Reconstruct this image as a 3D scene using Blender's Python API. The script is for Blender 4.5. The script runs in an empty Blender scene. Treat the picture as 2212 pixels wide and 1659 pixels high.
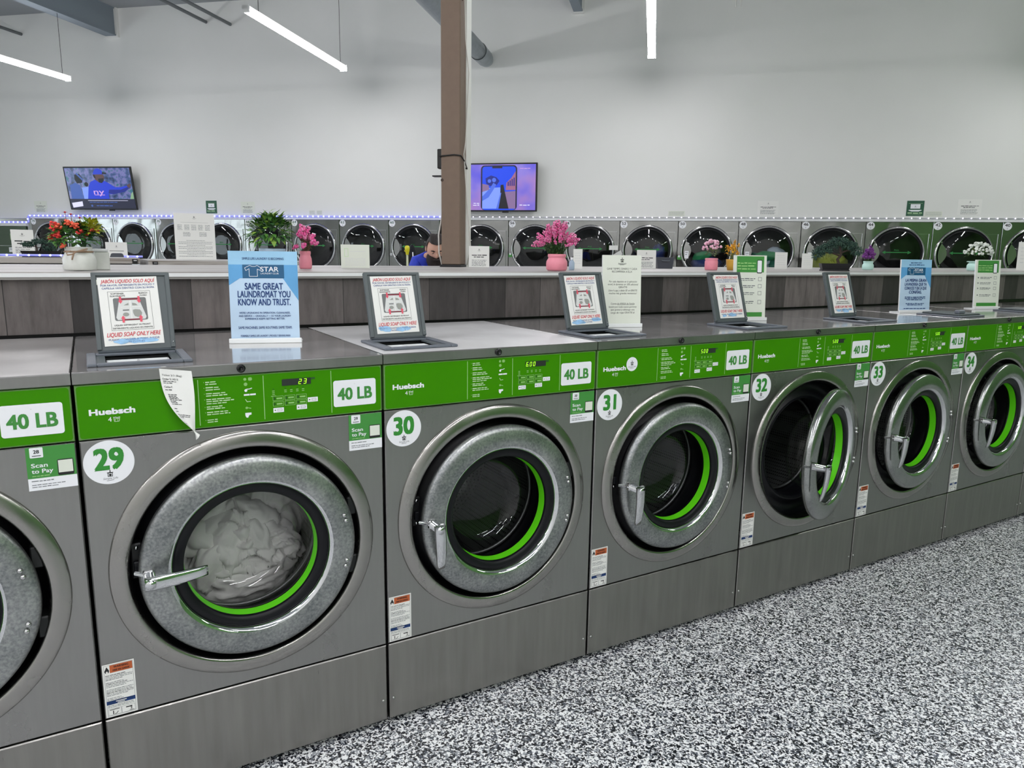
import bpy, bmesh, math, random
from math import sin, cos, pi, radians, atan2, sqrt
from mathutils import Vector, Matrix, noise, Euler
R = random.Random(7)
S = bpy.context.scene
COL = S.collection

# ------------------------------------------------------------------ camera, world, exposure
YAW, PIT, ROL = -0.5295, -0.1779, 0.0139
cy, sy = cos(YAW), sin(YAW)
f0, r0, u0 = Vector((-sy, cy, 0)), Vector((cy, sy, 0)), Vector((0, 0, 1))
F = f0*cos(PIT) + u0*sin(PIT); U = u0*cos(PIT) - f0*sin(PIT)
RV = r0*cos(ROL) + U*sin(ROL); UV = U*cos(ROL) - r0*sin(ROL)
cam = bpy.data.cameras.new('camera'); co = bpy.data.objects.new('camera', cam); COL.objects.link(co)
m = Matrix.Identity(4)
for i in range(3):
    m[i][0], m[i][1], m[i][2] = RV[i], UV[i], -F[i]
m.translation = (0.0455, -1.7675, 1.3044)
co.matrix_world = m
cam.sensor_width = 36; cam.lens = 36*1560.75/2212; cam.clip_start = .02; cam.clip_end = 200
S.camera = co
w = bpy.data.worlds.new('sky'); S.world = w; w.use_nodes = True
w.node_tree.nodes['Background'].inputs[0].default_value = (.86, .93, 1, 1)
w.node_tree.nodes['Background'].inputs[1].default_value = 4.0
S.view_settings.view_transform = 'Standard'; S.view_settings.look = 'None'
S.view_settings.exposure = 0.0; S.view_settings.gamma = 1; S.view_settings.use_curve_mapping = False
LAMP = 58.0
S.cycles.max_bounces = 10; S.cycles.transparent_max_bounces = 24; S.cycles.sample_clamp_indirect = 6

# ------------------------------------------------------------------ materials
def lin(c):
    return tuple(((v/255)/12.92 if v <= 10.3 else (((v/255)+.055)/1.055)**2.4) for v in c)
MATS = {}
class NT:
    def __init__(s, name):
        s.m = bpy.data.materials.new(name); s.m.use_nodes = True; s.t = s.m.node_tree; s.b = s.t.nodes['Principled BSDF']
    def n(s, typ, **k):
        x = s.t.nodes.new(typ)
        for a, v in k.items():
            if a.startswith('i_'): x.inputs[int(a[2:]) if a[2:].isdigit() else a[2:].replace('_', ' ')].default_value = v
            else: setattr(x, a, v)
        return x
    def l(s, a, ao, b, bi): s.t.links.new(a.outputs[ao], b.inputs[bi])
    def coord(s, scale=(1, 1, 1), rot=(0, 0, 0), kind='Object'):
        tc = s.n('ShaderNodeTexCoord'); mp = s.n('ShaderNodeMapping'); s.l(tc, kind, mp, 0)
        mp.inputs['Scale'].default_value = scale; mp.inputs['Rotation'].default_value = rot
        return mp
    def ramp(s, stops, interp='LINEAR'):
        r = s.n('ShaderNodeValToRGB'); cr = r.color_ramp; cr.interpolation = interp
        while len(cr.elements) < len(stops): cr.elements.new(.5)
        for e, (p, c) in zip(cr.elements, stops): e.position = p; e.color = (*c, 1)
        return r
    def bump(s, src, out, strength, dist):
        b = s.n('ShaderNodeBump'); b.inputs['Strength'].default_value = strength; b.inputs['Distance'].default_value = dist
        s.l(src, out, b, 'Height'); s.l(b, 0, s.b, 'Normal')
def mat(name, rgb, rough=.5, metal=0, coat=0, spec=.5, emit=None, es=1, var=0, vs=8, alpha=1, sheen=0, trans=0):
    if name in MATS: return MATS[name]
    t = NT(name); b = t.b; c = lin(rgb)
    b.inputs['Base Color'].default_value = (*c, 1); b.inputs['Roughness'].default_value = rough
    b.inputs['Metallic'].default_value = metal; b.inputs['Coat Weight'].default_value = coat
    b.inputs['Specular IOR Level'].default_value = spec
    if trans: b.inputs['Transmission Weight'].default_value = trans
    if emit is not None:
        b.inputs['Emission Color'].default_value = (*lin(emit), 1); b.inputs['Emission Strength'].default_value = es
    if var:
        mp = t.coord(); nz = t.n('ShaderNodeTexNoise'); nz.inputs['Scale'].default_value = vs; nz.inputs['Detail'].default_value = 5
        t.l(mp, 0, nz, 'Vector')
        rp = t.ramp([(.25, tuple(v*(1-var) for v in c)), (.75, tuple(min(1, v*(1+var)) for v in c))])
        t.l(nz, 0, rp, 0); t.l(rp, 0, b, 'Base Color')
    MATS[name] = t.m
    return t.m
def m_steel(name, rgb, rough, streak=(260, 1, 1), wave=0, var=.18, rv=.1, metal=1.0, wscale=3.0, blot=(1, 1, 1), brot=0):
    t = NT(name); b = t.b; c = lin(rgb); b.inputs['Metallic'].default_value = metal
    mp = t.coord(streak); nz = t.n('ShaderNodeTexNoise'); nz.inputs['Scale'].default_value = 1.0; nz.inputs['Detail'].default_value = 4
    t.l(mp, 0, nz, 'Vector')
    mp2 = t.coord(blot, (0, brot, 0)); n2 = t.n('ShaderNodeTexNoise'); n2.inputs['Scale'].default_value = 5.0; n2.inputs['Detail'].default_value = 6
    t.l(mp2, 0, n2, 'Vector')
    mx = t.n('ShaderNodeMath', operation='ADD'); t.l(nz, 0, mx, 0); t.l(n2, 0, mx, 1)
    md = t.n('ShaderNodeMath', operation='MULTIPLY'); t.l(mx, 0, md, 0); md.inputs[1].default_value = .5
    rp = t.ramp([(.3, tuple(v*(1-var) for v in c)), (.7, tuple(min(1, v*(1+var)) for v in c))]); t.l(md, 0, rp, 0); t.l(rp, 0, b, 'Base Color')
    mr = t.n('ShaderNodeMapRange'); t.l(n2, 0, mr, 0); mr.inputs[1].default_value = .3; mr.inputs[2].default_value = .7
    mr.inputs[3].default_value = max(.02, rough-rv); mr.inputs[4].default_value = rough+rv; t.l(mr, 0, b, 'Roughness')
    if wave:
        n3 = t.n('ShaderNodeTexNoise'); n3.inputs['Scale'].default_value = wscale; n3.inputs['Detail'].default_value = 1
        t.l(t.coord((1, 1, 1)), 0, n3, 'Vector'); t.bump(n3, 0, 1, wave)
    MATS[name] = t.m; return t.m
m_steel('steel_front', (152, 151, 149), .34, (90, 3, 9), wave=.0, var=.05)
m_steel('steel_kick', (148, 146, 142), .36, (45, 3, 4), var=.14, blot=(6, 1, .55), brot=.28)
m_steel('steel_lid', (206, 204, 203), .10, (20, 6, 6), var=.08, rv=.05, metal=.72)
m_steel('steel_lid_dusty', (196, 194, 192), .34, (20, 6, 6), var=.07, rv=.06, metal=.65)
m_steel('steel_lid_dull', (226, 226, 226), .40, (20, 6, 6), var=.06, rv=.05, metal=.55)
m_steel('steel_ring', (160, 158, 154), .24, (8, 8, 8), var=.06)
m_steel('steel_dryer', (150, 150, 148), .09, (30, 1, 30), wave=.012, var=.05, rv=.03, wscale=2.6)
m_steel('steel_plain', (170, 170, 168), .25, (8, 8, 8), var=.06)
# cast aluminium door ring: mottled spangle
def m_cast(name, a, b_, rough):
    t = NT(name); t.b.inputs['Metallic'].default_value = .95
    v = t.n('ShaderNodeTexNoise'); v.inputs['Scale'].default_value = 170; v.inputs['Detail'].default_value = 3; t.l(t.coord(), 0, v, 'Vector')
    n2 = t.n('ShaderNodeTexNoise'); n2.inputs['Scale'].default_value = 9; n2.inputs['Detail'].default_value = 4; t.l(t.coord(), 0, n2, 'Vector')
    ad = t.n('ShaderNodeMath', operation='ADD'); t.l(v, 0, ad, 0); t.l(n2, 0, ad, 1)
    h = t.n('ShaderNodeMath', operation='MULTIPLY'); t.l(ad, 0, h, 0); h.inputs[1].default_value = .5
    rp = t.ramp([(.36, lin(a)), (.64, lin(b_))]); t.l(h, 0, rp, 0); t.l(rp, 0, t.b, 'Base Color')
    t.b.inputs['Roughness'].default_value = rough
    t.bump(v, 0, .25, .0006)
    MATS[name] = t.m
m_cast('cast_metal', (118, 122, 124), (176, 178, 176), .36)
m_cast('cast_grazing', (140, 143, 142), (176, 178, 176), .20)  # paler, glossier copy; paints in the grazing-angle reflection of the right-hand doors
mat('chrome', (215, 216, 218), .07, 1)
mat('chrome_worn', (190, 190, 190), .16, 1, var=.12, vs=60)
mat('panel_green', (58, 134, 0), .36, spec=.12)
mat('panel_edge', (98, 140, 74), .4)
mat('line_green', (160, 205, 130), .5)
mat('ink_pale', (196, 224, 176), .5)
mat('ink_faint', (140, 190, 108), .5)
mat('ink_dark', (24, 84, 10), .5)
mat('ring_green', (92, 206, 22), .4, spec=.25)
mat('rubber', (10, 11, 16), .40, spec=.28)
mat('black', (18, 18, 20), .45)
mat('black_gloss', (10, 10, 12), .12)
mat('tub_dark', (26, 28, 28), .4, .4)
mat('white_vinyl', (238, 239, 243), .4)
mat('paper', (232, 232, 228), .7)
mat('paper_warm', (222, 226, 214), .7)
mat('print_green', (46, 138, 46), .5)
mat('sticker_green', (62, 140, 58), .5)
mat('print_black', (26, 26, 28), .6)
mat('print_grey', (112, 116, 118), .6)
mat('print_red', (206, 40, 58), .6)
mat('print_pink', (224, 84, 104), .6)
mat('print_maroon', (120, 24, 44), .6)
mat('print_blue', (66, 88, 150), .6)
mat('print_navy', (24, 60, 118), .6)
mat('smudge_blue', (150, 192, 228), .7, var=.25, vs=60)
mat('print_orange', (186, 92, 48), .6)
mat('photo_grey', (110, 112, 112), .6)
mat('photo_light', (214, 216, 214), .6)
mat('photo_shade', (150, 152, 146), .6)
mat('poster_sky', (150, 196, 226), .35, var=.16, vs=5)
mat('poster_pale', (186, 210, 232), .35, var=.10, vs=6)
mat('poster_mid', (92, 158, 208), .35, var=.10, vs=10)
mat('poster_band', (28, 88, 128), .35)
mat('lid_grey', (78, 86, 88), .42)
mat('frame_grey', (96, 102, 110), .40)
mat('digit', (180, 255, 20), .5, emit=(150, 255, 20), es=1.3)
mat('digit_off', (34, 42, 36), .4)
mat('acrylic', (235, 238, 238), .12, spec=.6)
mat('trim_white', (224, 226, 226), .35)
mat('paint_white', (226, 226, 222), .6)
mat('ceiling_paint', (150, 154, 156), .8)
mat('beam_paint', (128, 138, 146), .6)
mat('joist_paint', (120, 124, 126), .6)
mat('galv', (150, 158, 162), .42, .6, var=.12, vs=14)
mat('tan_paint', (118, 100, 86), .7, var=.05, vs=30)
mat('cable_white', (216, 214, 208), .5)
mat('cable_black', (22, 22, 22), .5)
mat('wall_green', (80, 128, 62), .7)
mat('lamp_glow', (255, 255, 255), .5, emit=(253, 251, 255), es=LAMP)
mat('lamp_body', (232, 232, 230), .4)
mat('led_blue', (200, 205, 255), .5, emit=(120, 128, 255), es=5)
mat('led_white', (255, 255, 255), .5, emit=(236, 230, 255), es=4)
mat('tape_blue', (196, 198, 240), .4, emit=(96, 100, 235), es=.5)
mat('tape_white', (222, 222, 228), .4)
mat('fabric_white', (236, 235, 232), .9)
mat('drum', (104, 106, 106), .38, .9)
mat('jute', (150, 126, 104), .95)
mat('ceramic', (214, 216, 210), .35, var=.04, vs=60)
mat('pot_pink', (232, 142, 158), .45, var=.05, vs=40)
mat('pot_mint', (190, 226, 216), .4)
mat('pot_blue', (170, 190, 210), .4)
mat('pot_gold', (206, 160, 60), .35)
mat('leaf_dark', (38, 84, 34), .5); mat('leaf_mid', (76, 128, 46), .5); mat('leaf_lite', (128, 164, 58), .5); mat('leaf_yel', (172, 170, 40), .5)
mat('leaf_olive', (110, 122, 72), .6); mat('needle', (46, 76, 66), .7); mat('needle2', (70, 100, 84), .7); mat('moss', (140, 150, 60), .8)
mat('bark', (62, 48, 40), .8)
mat('pet_red', (216, 56, 52), .6); mat('pet_coral', (232, 96, 66), .6); mat('pet_wine', (168, 36, 66), .6)
mat('pet_pink', (236, 92, 160), .6); mat('pet_pink2', (226, 132, 176), .6); mat('pet_rose', (236, 188, 206), .6)
mat('pet_yel', (236, 178, 30), .5); mat('pet_purp', (112, 50, 128), .7); mat('pet_white', (234, 238, 230), .6); mat('stem_brown', (120, 92, 70), .8)
mat('skin', (222, 172, 150), .55); mat('hair', (38, 30, 28), .6); mat('beard', (44, 34, 32), .8)
mat('jacket_blue', (40, 62, 190), .7, var=.2, vs=20); mat('trouser', (40, 42, 50), .8); mat('shoe', (30, 30, 30), .6)
mat('yellow_plastic', (226, 218, 40), .45); mat('pole_pale', (190, 196, 160), .5); mat('cloth_black', (16, 18, 26), .85)
mat('cloth_green', (60, 170, 110), .9); mat('cloth_teal', (50, 130, 110), .9); mat('cloth_navy', (52, 72, 140), .9); mat('cloth_pale', (214, 226, 246), .9); mat('cloth_lime', (196, 204, 90), .9)
mat('decal_green', (40, 128, 62), .5)
mat('sign_green', (34, 86, 62), .5)
mat('cabinet_green', (84, 98, 82), .35, .6)
mat('caddy', (62, 66, 76), .35)
def em(name, rgb, s=1.0):
    return mat(name, (5, 5, 5), .3, emit=rgb, es=s)
# glass: clear pane = transparent + fresnel gloss
def m_glass(name, tint, gl_rough=.02, ior=1.5, boost=1.0):
    t = NT(name); t.t.nodes.remove(t.b); out = t.t.nodes['Material Output']
    tr = t.n('ShaderNodeBsdfTransparent'); tr.inputs[0].default_value = (*tint, 1)
    gl = t.n('ShaderNodeBsdfGlossy'); gl.inputs['Roughness'].default_value = gl_rough; gl.inputs[0].default_value = (1, 1, 1, 1)
    ge = t.n('ShaderNodeNewGeometry'); dt = t.n('ShaderNodeVectorMath', operation='DOT_PRODUCT'); t.l(ge, 'Normal', dt, 0); t.l(ge, 'Incoming', dt, 1)
    ab = t.n('ShaderNodeMath', operation='ABSOLUTE'); t.l(dt, 'Value', ab, 0); om = t.n('ShaderNodeMath', operation='SUBTRACT'); om.inputs[0].default_value = 1; t.l(ab, 0, om, 1)
    pw = t.n('ShaderNodeMath', operation='POWER'); t.l(om, 0, pw, 0); pw.inputs[1].default_value = 5
    mu = t.n('ShaderNodeMath', operation='MULTIPLY_ADD'); t.l(pw, 0, mu, 0); mu.inputs[1].default_value = .96*boost; mu.inputs[2].default_value = .04*boost; mu.use_clamp = True
    mx = t.n('ShaderNodeMixShader'); t.l(mu, 0, mx, 0); t.l(tr, 0, mx, 1); t.l(gl, 0, mx, 2); t.l(mx, 0, out, 0)
    MATS[name] = t.m
m_glass('glass_bowl', (.86, .86, .86)); m_glass('glass_dryer', (.62, .65, .64), boost=1.3); m_glass('glass_window', (.9, .93, .93))
# floor flakes
t = NT('floor_flake')
nz = t.n('ShaderNodeTexNoise'); nz.inputs['Scale'].default_value = 130; nz.inputs['Detail'].default_value = 2; mp = t.coord(); t.l(mp, 0, nz, 'Vector')
mxv = t.n('ShaderNodeMix', data_type='RGBA'); mxv.inputs[0].default_value = .012
t.l(mp, 0, mxv, 6); t.l(nz, 1, mxv, 7)
vo = t.n('ShaderNodeTexVoronoi'); vo.inputs['Scale'].default_value = 205; t.l(mxv, 2, vo, 'Vector')
sp = t.n('ShaderNodeSeparateColor'); t.l(vo, 'Color', sp, 0)
rp = t.ramp([(0, lin((16, 19, 28))), (.34, lin((84, 90, 100))), (.46, lin((164, 169, 174))), (.62, lin((248, 250, 250)))], 'CONSTANT'); t.l(sp, 0, rp, 0); t.l(rp, 0, t.b, 'Base Color')
t.b.inputs['Roughness'].default_value = .38; t.b.inputs['Coat Weight'].default_value = .25; t.b.inputs['Coat Roughness'].default_value = .2
MATS['floor_flake'] = t.m
# wall paint
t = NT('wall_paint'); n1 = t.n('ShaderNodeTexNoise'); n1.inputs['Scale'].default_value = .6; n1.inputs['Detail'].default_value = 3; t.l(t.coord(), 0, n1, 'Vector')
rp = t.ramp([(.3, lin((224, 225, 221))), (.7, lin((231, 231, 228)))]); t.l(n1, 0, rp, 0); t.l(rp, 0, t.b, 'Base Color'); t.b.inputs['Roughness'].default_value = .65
n2 = t.n('ShaderNodeTexNoise'); n2.inputs['Scale'].default_value = 60; t.l(t.coord(), 0, n2, 'Vector'); t.bump(n2, 0, .15, .004)
MATS['wall_paint'] = t.m
# weathered planks, upright boards of uneven length
t = NT('planks'); tc = t.n('ShaderNodeTexCoord'); sx = t.n('ShaderNodeSeparateXYZ'); t.l(tc, 'Object', sx, 0)
cb = t.n('ShaderNodeCombineXYZ'); t.l(sx, 2, cb, 0); t.l(sx, 0, cb, 1)
def brick(w_, h_, off, c1, c2, mort):
    br = t.n('ShaderNodeTexBrick'); br.offset = .37; br.offset_frequency = 2
    for k, v in (('Scale', 1), ('Mortar Size', mort), ('Brick Width', w_), ('Row Height', h_), ('Bias', 0)): br.inputs[k].default_value = v
    br.inputs['Color1'].default_value = (*lin(c1), 1); br.inputs['Color2'].default_value = (*lin(c2), 1); br.inputs['Mortar'].default_value = (*lin((26, 24, 23)), 1)
    t.l(cb, 0, br, 'Vector'); return br
b1 = brick(.50, .165, .4, (36, 33, 33), (108, 101, 99), .0012)
gm = t.n('ShaderNodeMapping'); gm.inputs['Scale'].default_value = (26, 30, 5); t.l(tc, 'Object', gm, 0)
gn = t.n('ShaderNodeTexNoise'); gn.inputs['Scale'].default_value = 1; gn.inputs['Detail'].default_value = 7; gn.inputs['Roughness'].default_value = .65; t.l(gm, 0, gn, 'Vector')
gr = t.ramp([(.28, (.5, .49, .48)), (.55, (1, 1, 1)), (.75, (1.3, 1.28, 1.25))]); t.l(gn, 0, gr, 0)
mu = t.n('ShaderNodeMix', data_type='RGBA', blend_type='MULTIPLY'); mu.inputs[0].default_value = 1; t.l(b1, 0, mu, 6); t.l(gr, 0, mu, 7); t.l(mu, 2, t.b, 'Base Color')
t.b.inputs['Roughness'].default_value = .62; t.bump(gn, 0, .3, .002); MATS['planks'] = t.m
# pale grey wood laminate
def m_lam(name, a, b_, sc):
    t = NT(name); n = t.n('ShaderNodeTexNoise'); n.inputs['Scale'].default_value = 1; n.inputs['Detail'].default_value = 6; n.inputs['Distortion'].default_value = .6
    t.l(t.coord(sc), 0, n, 'Vector'); rp = t.ramp([(.3, lin(a)), (.5, lin(b_)), (.8, tuple(min(1, v*1.08) for v in lin(b_)))]); t.l(n, 0, rp, 0); t.l(rp, 0, t.b, 'Base Color'); t.b.inputs['Roughness'].default_value = .4
    MATS[name] = t.m
m_lam('laminate', (122, 116, 112), (176, 173, 170), (1.3, 22, 30)); m_lam('laminate_edge', (122, 108, 98), (186, 180, 174), (2, 40, 60))
# drum with rows of small holes
t = NT('drum_holes'); vo = t.n('ShaderNodeTexVoronoi'); vo.inputs['Scale'].default_value = 95; vo.inputs['Randomness'].default_value = .0; t.l(t.coord(), 0, vo, 'Vector')
rp = t.ramp([(.0, lin((12, 13, 13))), (.30, lin((12, 13, 13))), (.36, lin((112, 116, 114)))]); t.l(vo, 0, rp, 0); t.l(rp, 0, t.b, 'Base Color')
t.b.inputs['Metallic'].default_value = .75; t.b.inputs['Roughness'].default_value = .38; MATS['drum_holes'] = t.m
# blurred crowd on the screen
def m_screen(name, stops, scale, s):
    t = NT(name); n = t.n('ShaderNodeTexNoise'); n.inputs['Scale'].default_value = scale; n.inputs['Detail'].default_value = 2; t.l(t.coord(), 0, n, 'Vector')
    rp = t.ramp([(p, lin(c)) for p, c in stops]); t.l(n, 0, rp, 0); t.l(rp, 0, t.b, 'Emission Color'); t.b.inputs['Emission Strength'].default_value = s
    t.b.inputs['Base Color'].default_value = (.01, .01, .01, 1); t.b.inputs['Roughness'].default_value = .15; MATS[name] = t.m
m_screen('crowd', [(.3, (30, 44, 84)), (.45, (70, 96, 150)), (.58, (130, 130, 196)), (.7, (60, 120, 140))], 9, .8)
m_screen('lavender', [(.3, (60, 60, 240)), (.5, (140, 120, 235)), (.7, (190, 140, 210))], 2.2, .8)

# ------------------------------------------------------------------ mesh builder
FONT = {}
def text_mesh(s, bold):
    k = (s, bold)
    if k not in FONT:
        c = bpy.data.curves.new('t', 'FONT'); c.body = s; c.size = 1; c.offset = bold; c.resolution_u = 3; c.fill_mode = 'FRONT'
        o = bpy.data.objects.new('t', c); me = bpy.data.meshes.new_from_object(o)
        vs = [(v.co.x, v.co.y) for v in me.vertices]; fs = [tuple(p.vertices) for p in me.polygons]
        FONT[k] = (vs, fs); bpy.data.objects.remove(o); bpy.data.curves.remove(c); bpy.data.meshes.remove(me)
    return FONT[k]
class MB:
    def __init__(s): s.v = []; s.f = []; s.m = []; s.sm = []; s.mats = []; s.T = None
    def mi(s, m):
        if m not in s.mats: s.mats.append(m)
        return s.mats.index(m)
    def add(s, vs, fs, m, smooth=False):
        b = len(s.v); i = s.mi(m)
        s.v += [s.T @ Vector(p) for p in vs] if s.T else [Vector(p) for p in vs]
        for f in fs: s.f.append(tuple(b+k for k in f)); s.m.append(i); s.sm.append(smooth)
        return s
    def box(s, x0, x1, y0, y1, z0, z1, m, ch=0):
        if ch:
            c = ch; P = []
            for (ax, ay, az) in [(0, 0, 0)]: pass
            bm = bmesh.new(); bmesh.ops.create_cube(bm, size=1)
            for v in bm.verts: v.co = ((x0+x1)/2+v.co.x*(x1-x0), (y0+y1)/2+v.co.y*(y1-y0), (z0+z1)/2+v.co.z*(z1-z0))
            bmesh.ops.bevel(bm, geom=list(bm.edges), offset=c, segments=1, affect='EDGES', profile=.5)
            s.bm(bm, m); return s
        vs = [(x, y, z) for z in (z0, z1) for y in (y0, y1) for x in (x0, x1)]
        return s.add(vs, [(0, 2, 3, 1), (4, 5, 7, 6), (0, 1, 5, 4), (2, 6, 7, 3), (0, 4, 6, 2), (1, 3, 7, 5)], m)
    def bm(s, bm, m, smooth=False):
        bm.verts.index_update(); s.add([v.co.copy() for v in bm.verts], [tuple(v.index for v in f.verts) for f in bm.faces], m, smooth); bm.free()
    def quad(s, pts, m): return s.add(pts, [tuple(range(len(pts)))], m)
    # flat shapes facing -y
    def rect(s, x0, x1, z0, z1, y, m): return s.add([(x0, y, z0), (x1, y, z0), (x1, y, z1), (x0, y, z1)], [(0, 1, 2, 3)], m)
    def poly(s, pts, y, m): return s.add([(p[0], y, p[1]) for p in pts], [tuple(range(len(pts)))], m)
    def disc(s, x, z, r, y, m, n=40, rz=None, a0=0): return s.poly([(x+r*cos(a0+2*pi*k/n), z+(rz or r)*sin(a0+2*pi*k/n)) for k in range(n)], y, m)
    def rrect(s, x0, x1, z0, z1, r, y, m, n=5):
        p = []
        for cx, cz, a in ((x1-r, z1-r, 0), (x0+r, z1-r, pi/2), (x0+r, z0+r, pi), (x1-r, z0+r, 1.5*pi)):
            p += [(cx+r*cos(a+pi/2*k/n), cz+r*sin(a+pi/2*k/n)) for k in range(n+1)]
        return s.poly(p, y, m)
    def frame(s, x0, x1, z0, z1, wd, y, m):
        s.rect(x0, x1, z1-wd, z1, y, m); s.rect(x0, x1, z0, z0+wd, y, m); s.rect(x0, x0+wd, z0+wd, z1-wd, y, m); return s.rect(x1-wd, x1, z0+wd, z1-wd, y, m)
    def line(s, pts, wd, y, m):
        for a, b in zip(pts, pts[1:]):
            d = Vector((b[0]-a[0], b[1]-a[1]));
            if d.length < 1e-9: continue
            n = Vector((-d.y, d.x)).normalized()*wd/2
            s.poly([(a[0]-n.x, a[1]-n.y), (b[0]-n.x, b[1]-n.y), (b[0]+n.x, b[1]+n.y), (a[0]+n.x, a[1]+n.y)], y, m)
        return s
    def text(s, t, x, z, h, y, m, bold=.0, al='c', xs=1.0, sh=0, w=None):
        ex = max(0, bold); vs, fs = text_mesh(t, min(bold, 0))
        if not vs: return s
        k = h/.70; a = min(v[0] for v in vs); b = max(v[0] for v in vs)
        if w: xs = w/((b-a)*k)
        ox = {'c': (a+b)/2, 'l': a, 'r': b}[al]
        ex *= min(1, xs)
        q = ex*.8
        for j, (e, g) in enumerate(((-ex, -q), (ex, -q), (ex, q), (-ex, q), (0, 0)) if ex else ((0, 0),)): s.add([(x+((v[0]-ox)*xs+v[1]*sh+e)*k, y-.00008*j, z+(v[1]+g)*k) for v in vs], fs, m)
        return s
    def words(s, x0, x1, z, h, y, m, seed=0, al='l', fill=.86):
        q = random.Random(seed*31+int(z*99991)); x = x0
        while x < x1-h:
            wl = min(x1-x, q.uniform(2.2, 6)*h*.8); zz = z+q.uniform(-.08, .08)*h
            s.rect(x, x+wl, zz, zz+h*q.uniform(.55, .8), y, m); x += wl+h*.55
        return s
    def lathe(s, prof, m, axis='y', c=(0, 0, 0), n=64, smooth=True, a0=0, a1=2*pi, ms=None):
        full = abs(a1-a0-2*pi) < 1e-6; N = n if full else n+1
        for j in range(len(prof)-1):
            vs = []
            for (r, h) in prof[j:j+2]:
                for k in range(N):
                    a = a0+(a1-a0)*k/n
                    vs.append((c[0]+r*cos(a), c[1]+h, c[2]+r*sin(a)) if axis == 'y' else (c[0]+r*cos(a), c[1]+r*sin(a), c[2]+h) if axis == 'z' else (c[0]+h, c[1]+r*cos(a), c[2]+r*sin(a)))
            fs = [(k, (k+1) % N, N+(k+1) % N, N+k) for k in range(n)]
            s.add(vs, fs, ms[j] if ms else m, smooth)
        return s
    def lathe1(s, prof, m, axis='z', c=(0, 0, 0), n=32):
        vs = []; fs = []
        for (r, h) in prof:
            for k in range(n):
                a = 2*pi*k/n
                vs.append((c[0]+r*cos(a), c[1]+h, c[2]+r*sin(a)) if axis == 'y' else (c[0]+r*cos(a), c[1]+r*sin(a), c[2]+h) if axis == 'z' else (c[0]+h, c[1]+r*cos(a), c[2]+r*sin(a)))
        for j in range(len(prof)-1):
            fs += [(j*n+k, j*n+(k+1) % n, (j+1)*n+(k+1) % n, (j+1)*n+k) for k in range(n)]
        return s.add(vs, fs, m, True)
    def tube(s, pts, r, m, n=8, cap=True):
        P = [Vector(p) for p in pts]; rr = r if isinstance(r, (list, tuple)) else [r]*len(P); vs = []; fs = []
        t0 = (P[1]-P[0]).normalized(); up = Vector((0, 0, 1)) if abs(t0.z) < .9 else Vector((1, 0, 0)); nx = t0.cross(up).normalized()
        for i, p in enumerate(P):
            t = (P[min(i+1, len(P)-1)]-P[max(i-1, 0)]).normalized(); nx = (nx-t*nx.dot(t)).normalized(); b = t.cross(nx)
            vs += [p+(nx*cos(2*pi*k/n)+b*sin(2*pi*k/n))*rr[i] for k in range(n)]
        for i in range(len(P)-1): fs += [(i*n+k, i*n+(k+1) % n, (i+1)*n+(k+1) % n, (i+1)*n+k) for k in range(n)]
        if cap: fs += [tuple(range(n)), tuple((len(P)-1)*n+k for k in range(n))]
        return s.add(vs, fs, m, True)
    def blob(s, c, r, m, sub=1, sq=(1, 1, 1), jit=0, rnd=R):
        bm = bmesh.new(); bmesh.ops.create_icosphere(bm, subdivisions=sub, radius=1)
        for v in bm.verts:
            k = r*(1+jit*rnd.uniform(-1, 1)); v.co = Vector((c[0]+v.co.x*k*sq[0], c[1]+v.co.y*k*sq[1], c[2]+v.co.z*k*sq[2]))
        s.bm(bm, m, True); return s
    def leaf(s, p, d, L, W, m, bend=.3, up=(0, 0, 1)):
        p = Vector(p); d = Vector(d).normalized(); sd = d.cross(Vector(up))
        if sd.length < 1e-3: sd = Vector((1, 0, 0))
        sd.normalize(); n = sd.cross(d); e = p+d*L-n*L*bend; mid = p+d*L*.5+n*L*.06
        a = mid+sd*W/2-n*W*.12; b = mid-sd*W/2-n*W*.12
        return s.add([p, a, e, b, mid], [(0, 1, 4), (1, 2, 4), (4, 2, 3), (0, 4, 3)], m, False)
    def mesh(s, name):
        me = bpy.data.meshes.new(name); me.from_pydata(s.v, [], s.f)
        for m in s.mats: me.materials.append(MATS[m])
        me.polygons.foreach_set('material_index', s.m); me.polygons.foreach_set('use_smooth', s.sm); me.update(); return me
def sph(r, n=7): return [(r*sin(pi*k/n), r*cos(pi*k/n)) for k in range(n+1)]

def ob(name, me, parent=None, loc=(0, 0, 0), rot=(0, 0, 0)):
    if isinstance(me, MB): me = me.mesh(name)
    o = bpy.data.objects.new(name, me); COL.objects.link(o); o.parent = parent; o.location = loc; o.rotation_euler = rot; return o
def tag(o, label=None, cat=None, group=None, kind=None):
    if label: o['label'] = label
    if cat: o['category'] = cat
    if group: o['group'] = group
    if kind: o['kind'] = kind
    return o
def thing(name, label, cat, loc=(0, 0, 0), rz=0, group=None):
    o = bpy.data.objects.new(name, None); COL.objects.link(o); o.empty_display_size = .05
    o.location = loc; o.rotation_euler = (0, 0, rz); return tag(o, label, cat, group)
# building frame: x runs along the dryer wall, +y towards that wall, wall face at y = 0
A = -0.7416; DV = Vector((cos(A), sin(A), 0)); NV = Vector((-sin(A), cos(A), 0)); WO = Vector((-0.7319, 14.9111, 0))
def WP(u, w_, z): return WO + DV*u - NV*w_ + Vector((0, 0, z))
FZ = -.02
def struct(name, mb, rz=A, loc=None): return tag(ob(name, mb, None, WO if loc is None else loc, (0, 0, rz)), kind='structure')
def sect(*a): pass

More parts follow.
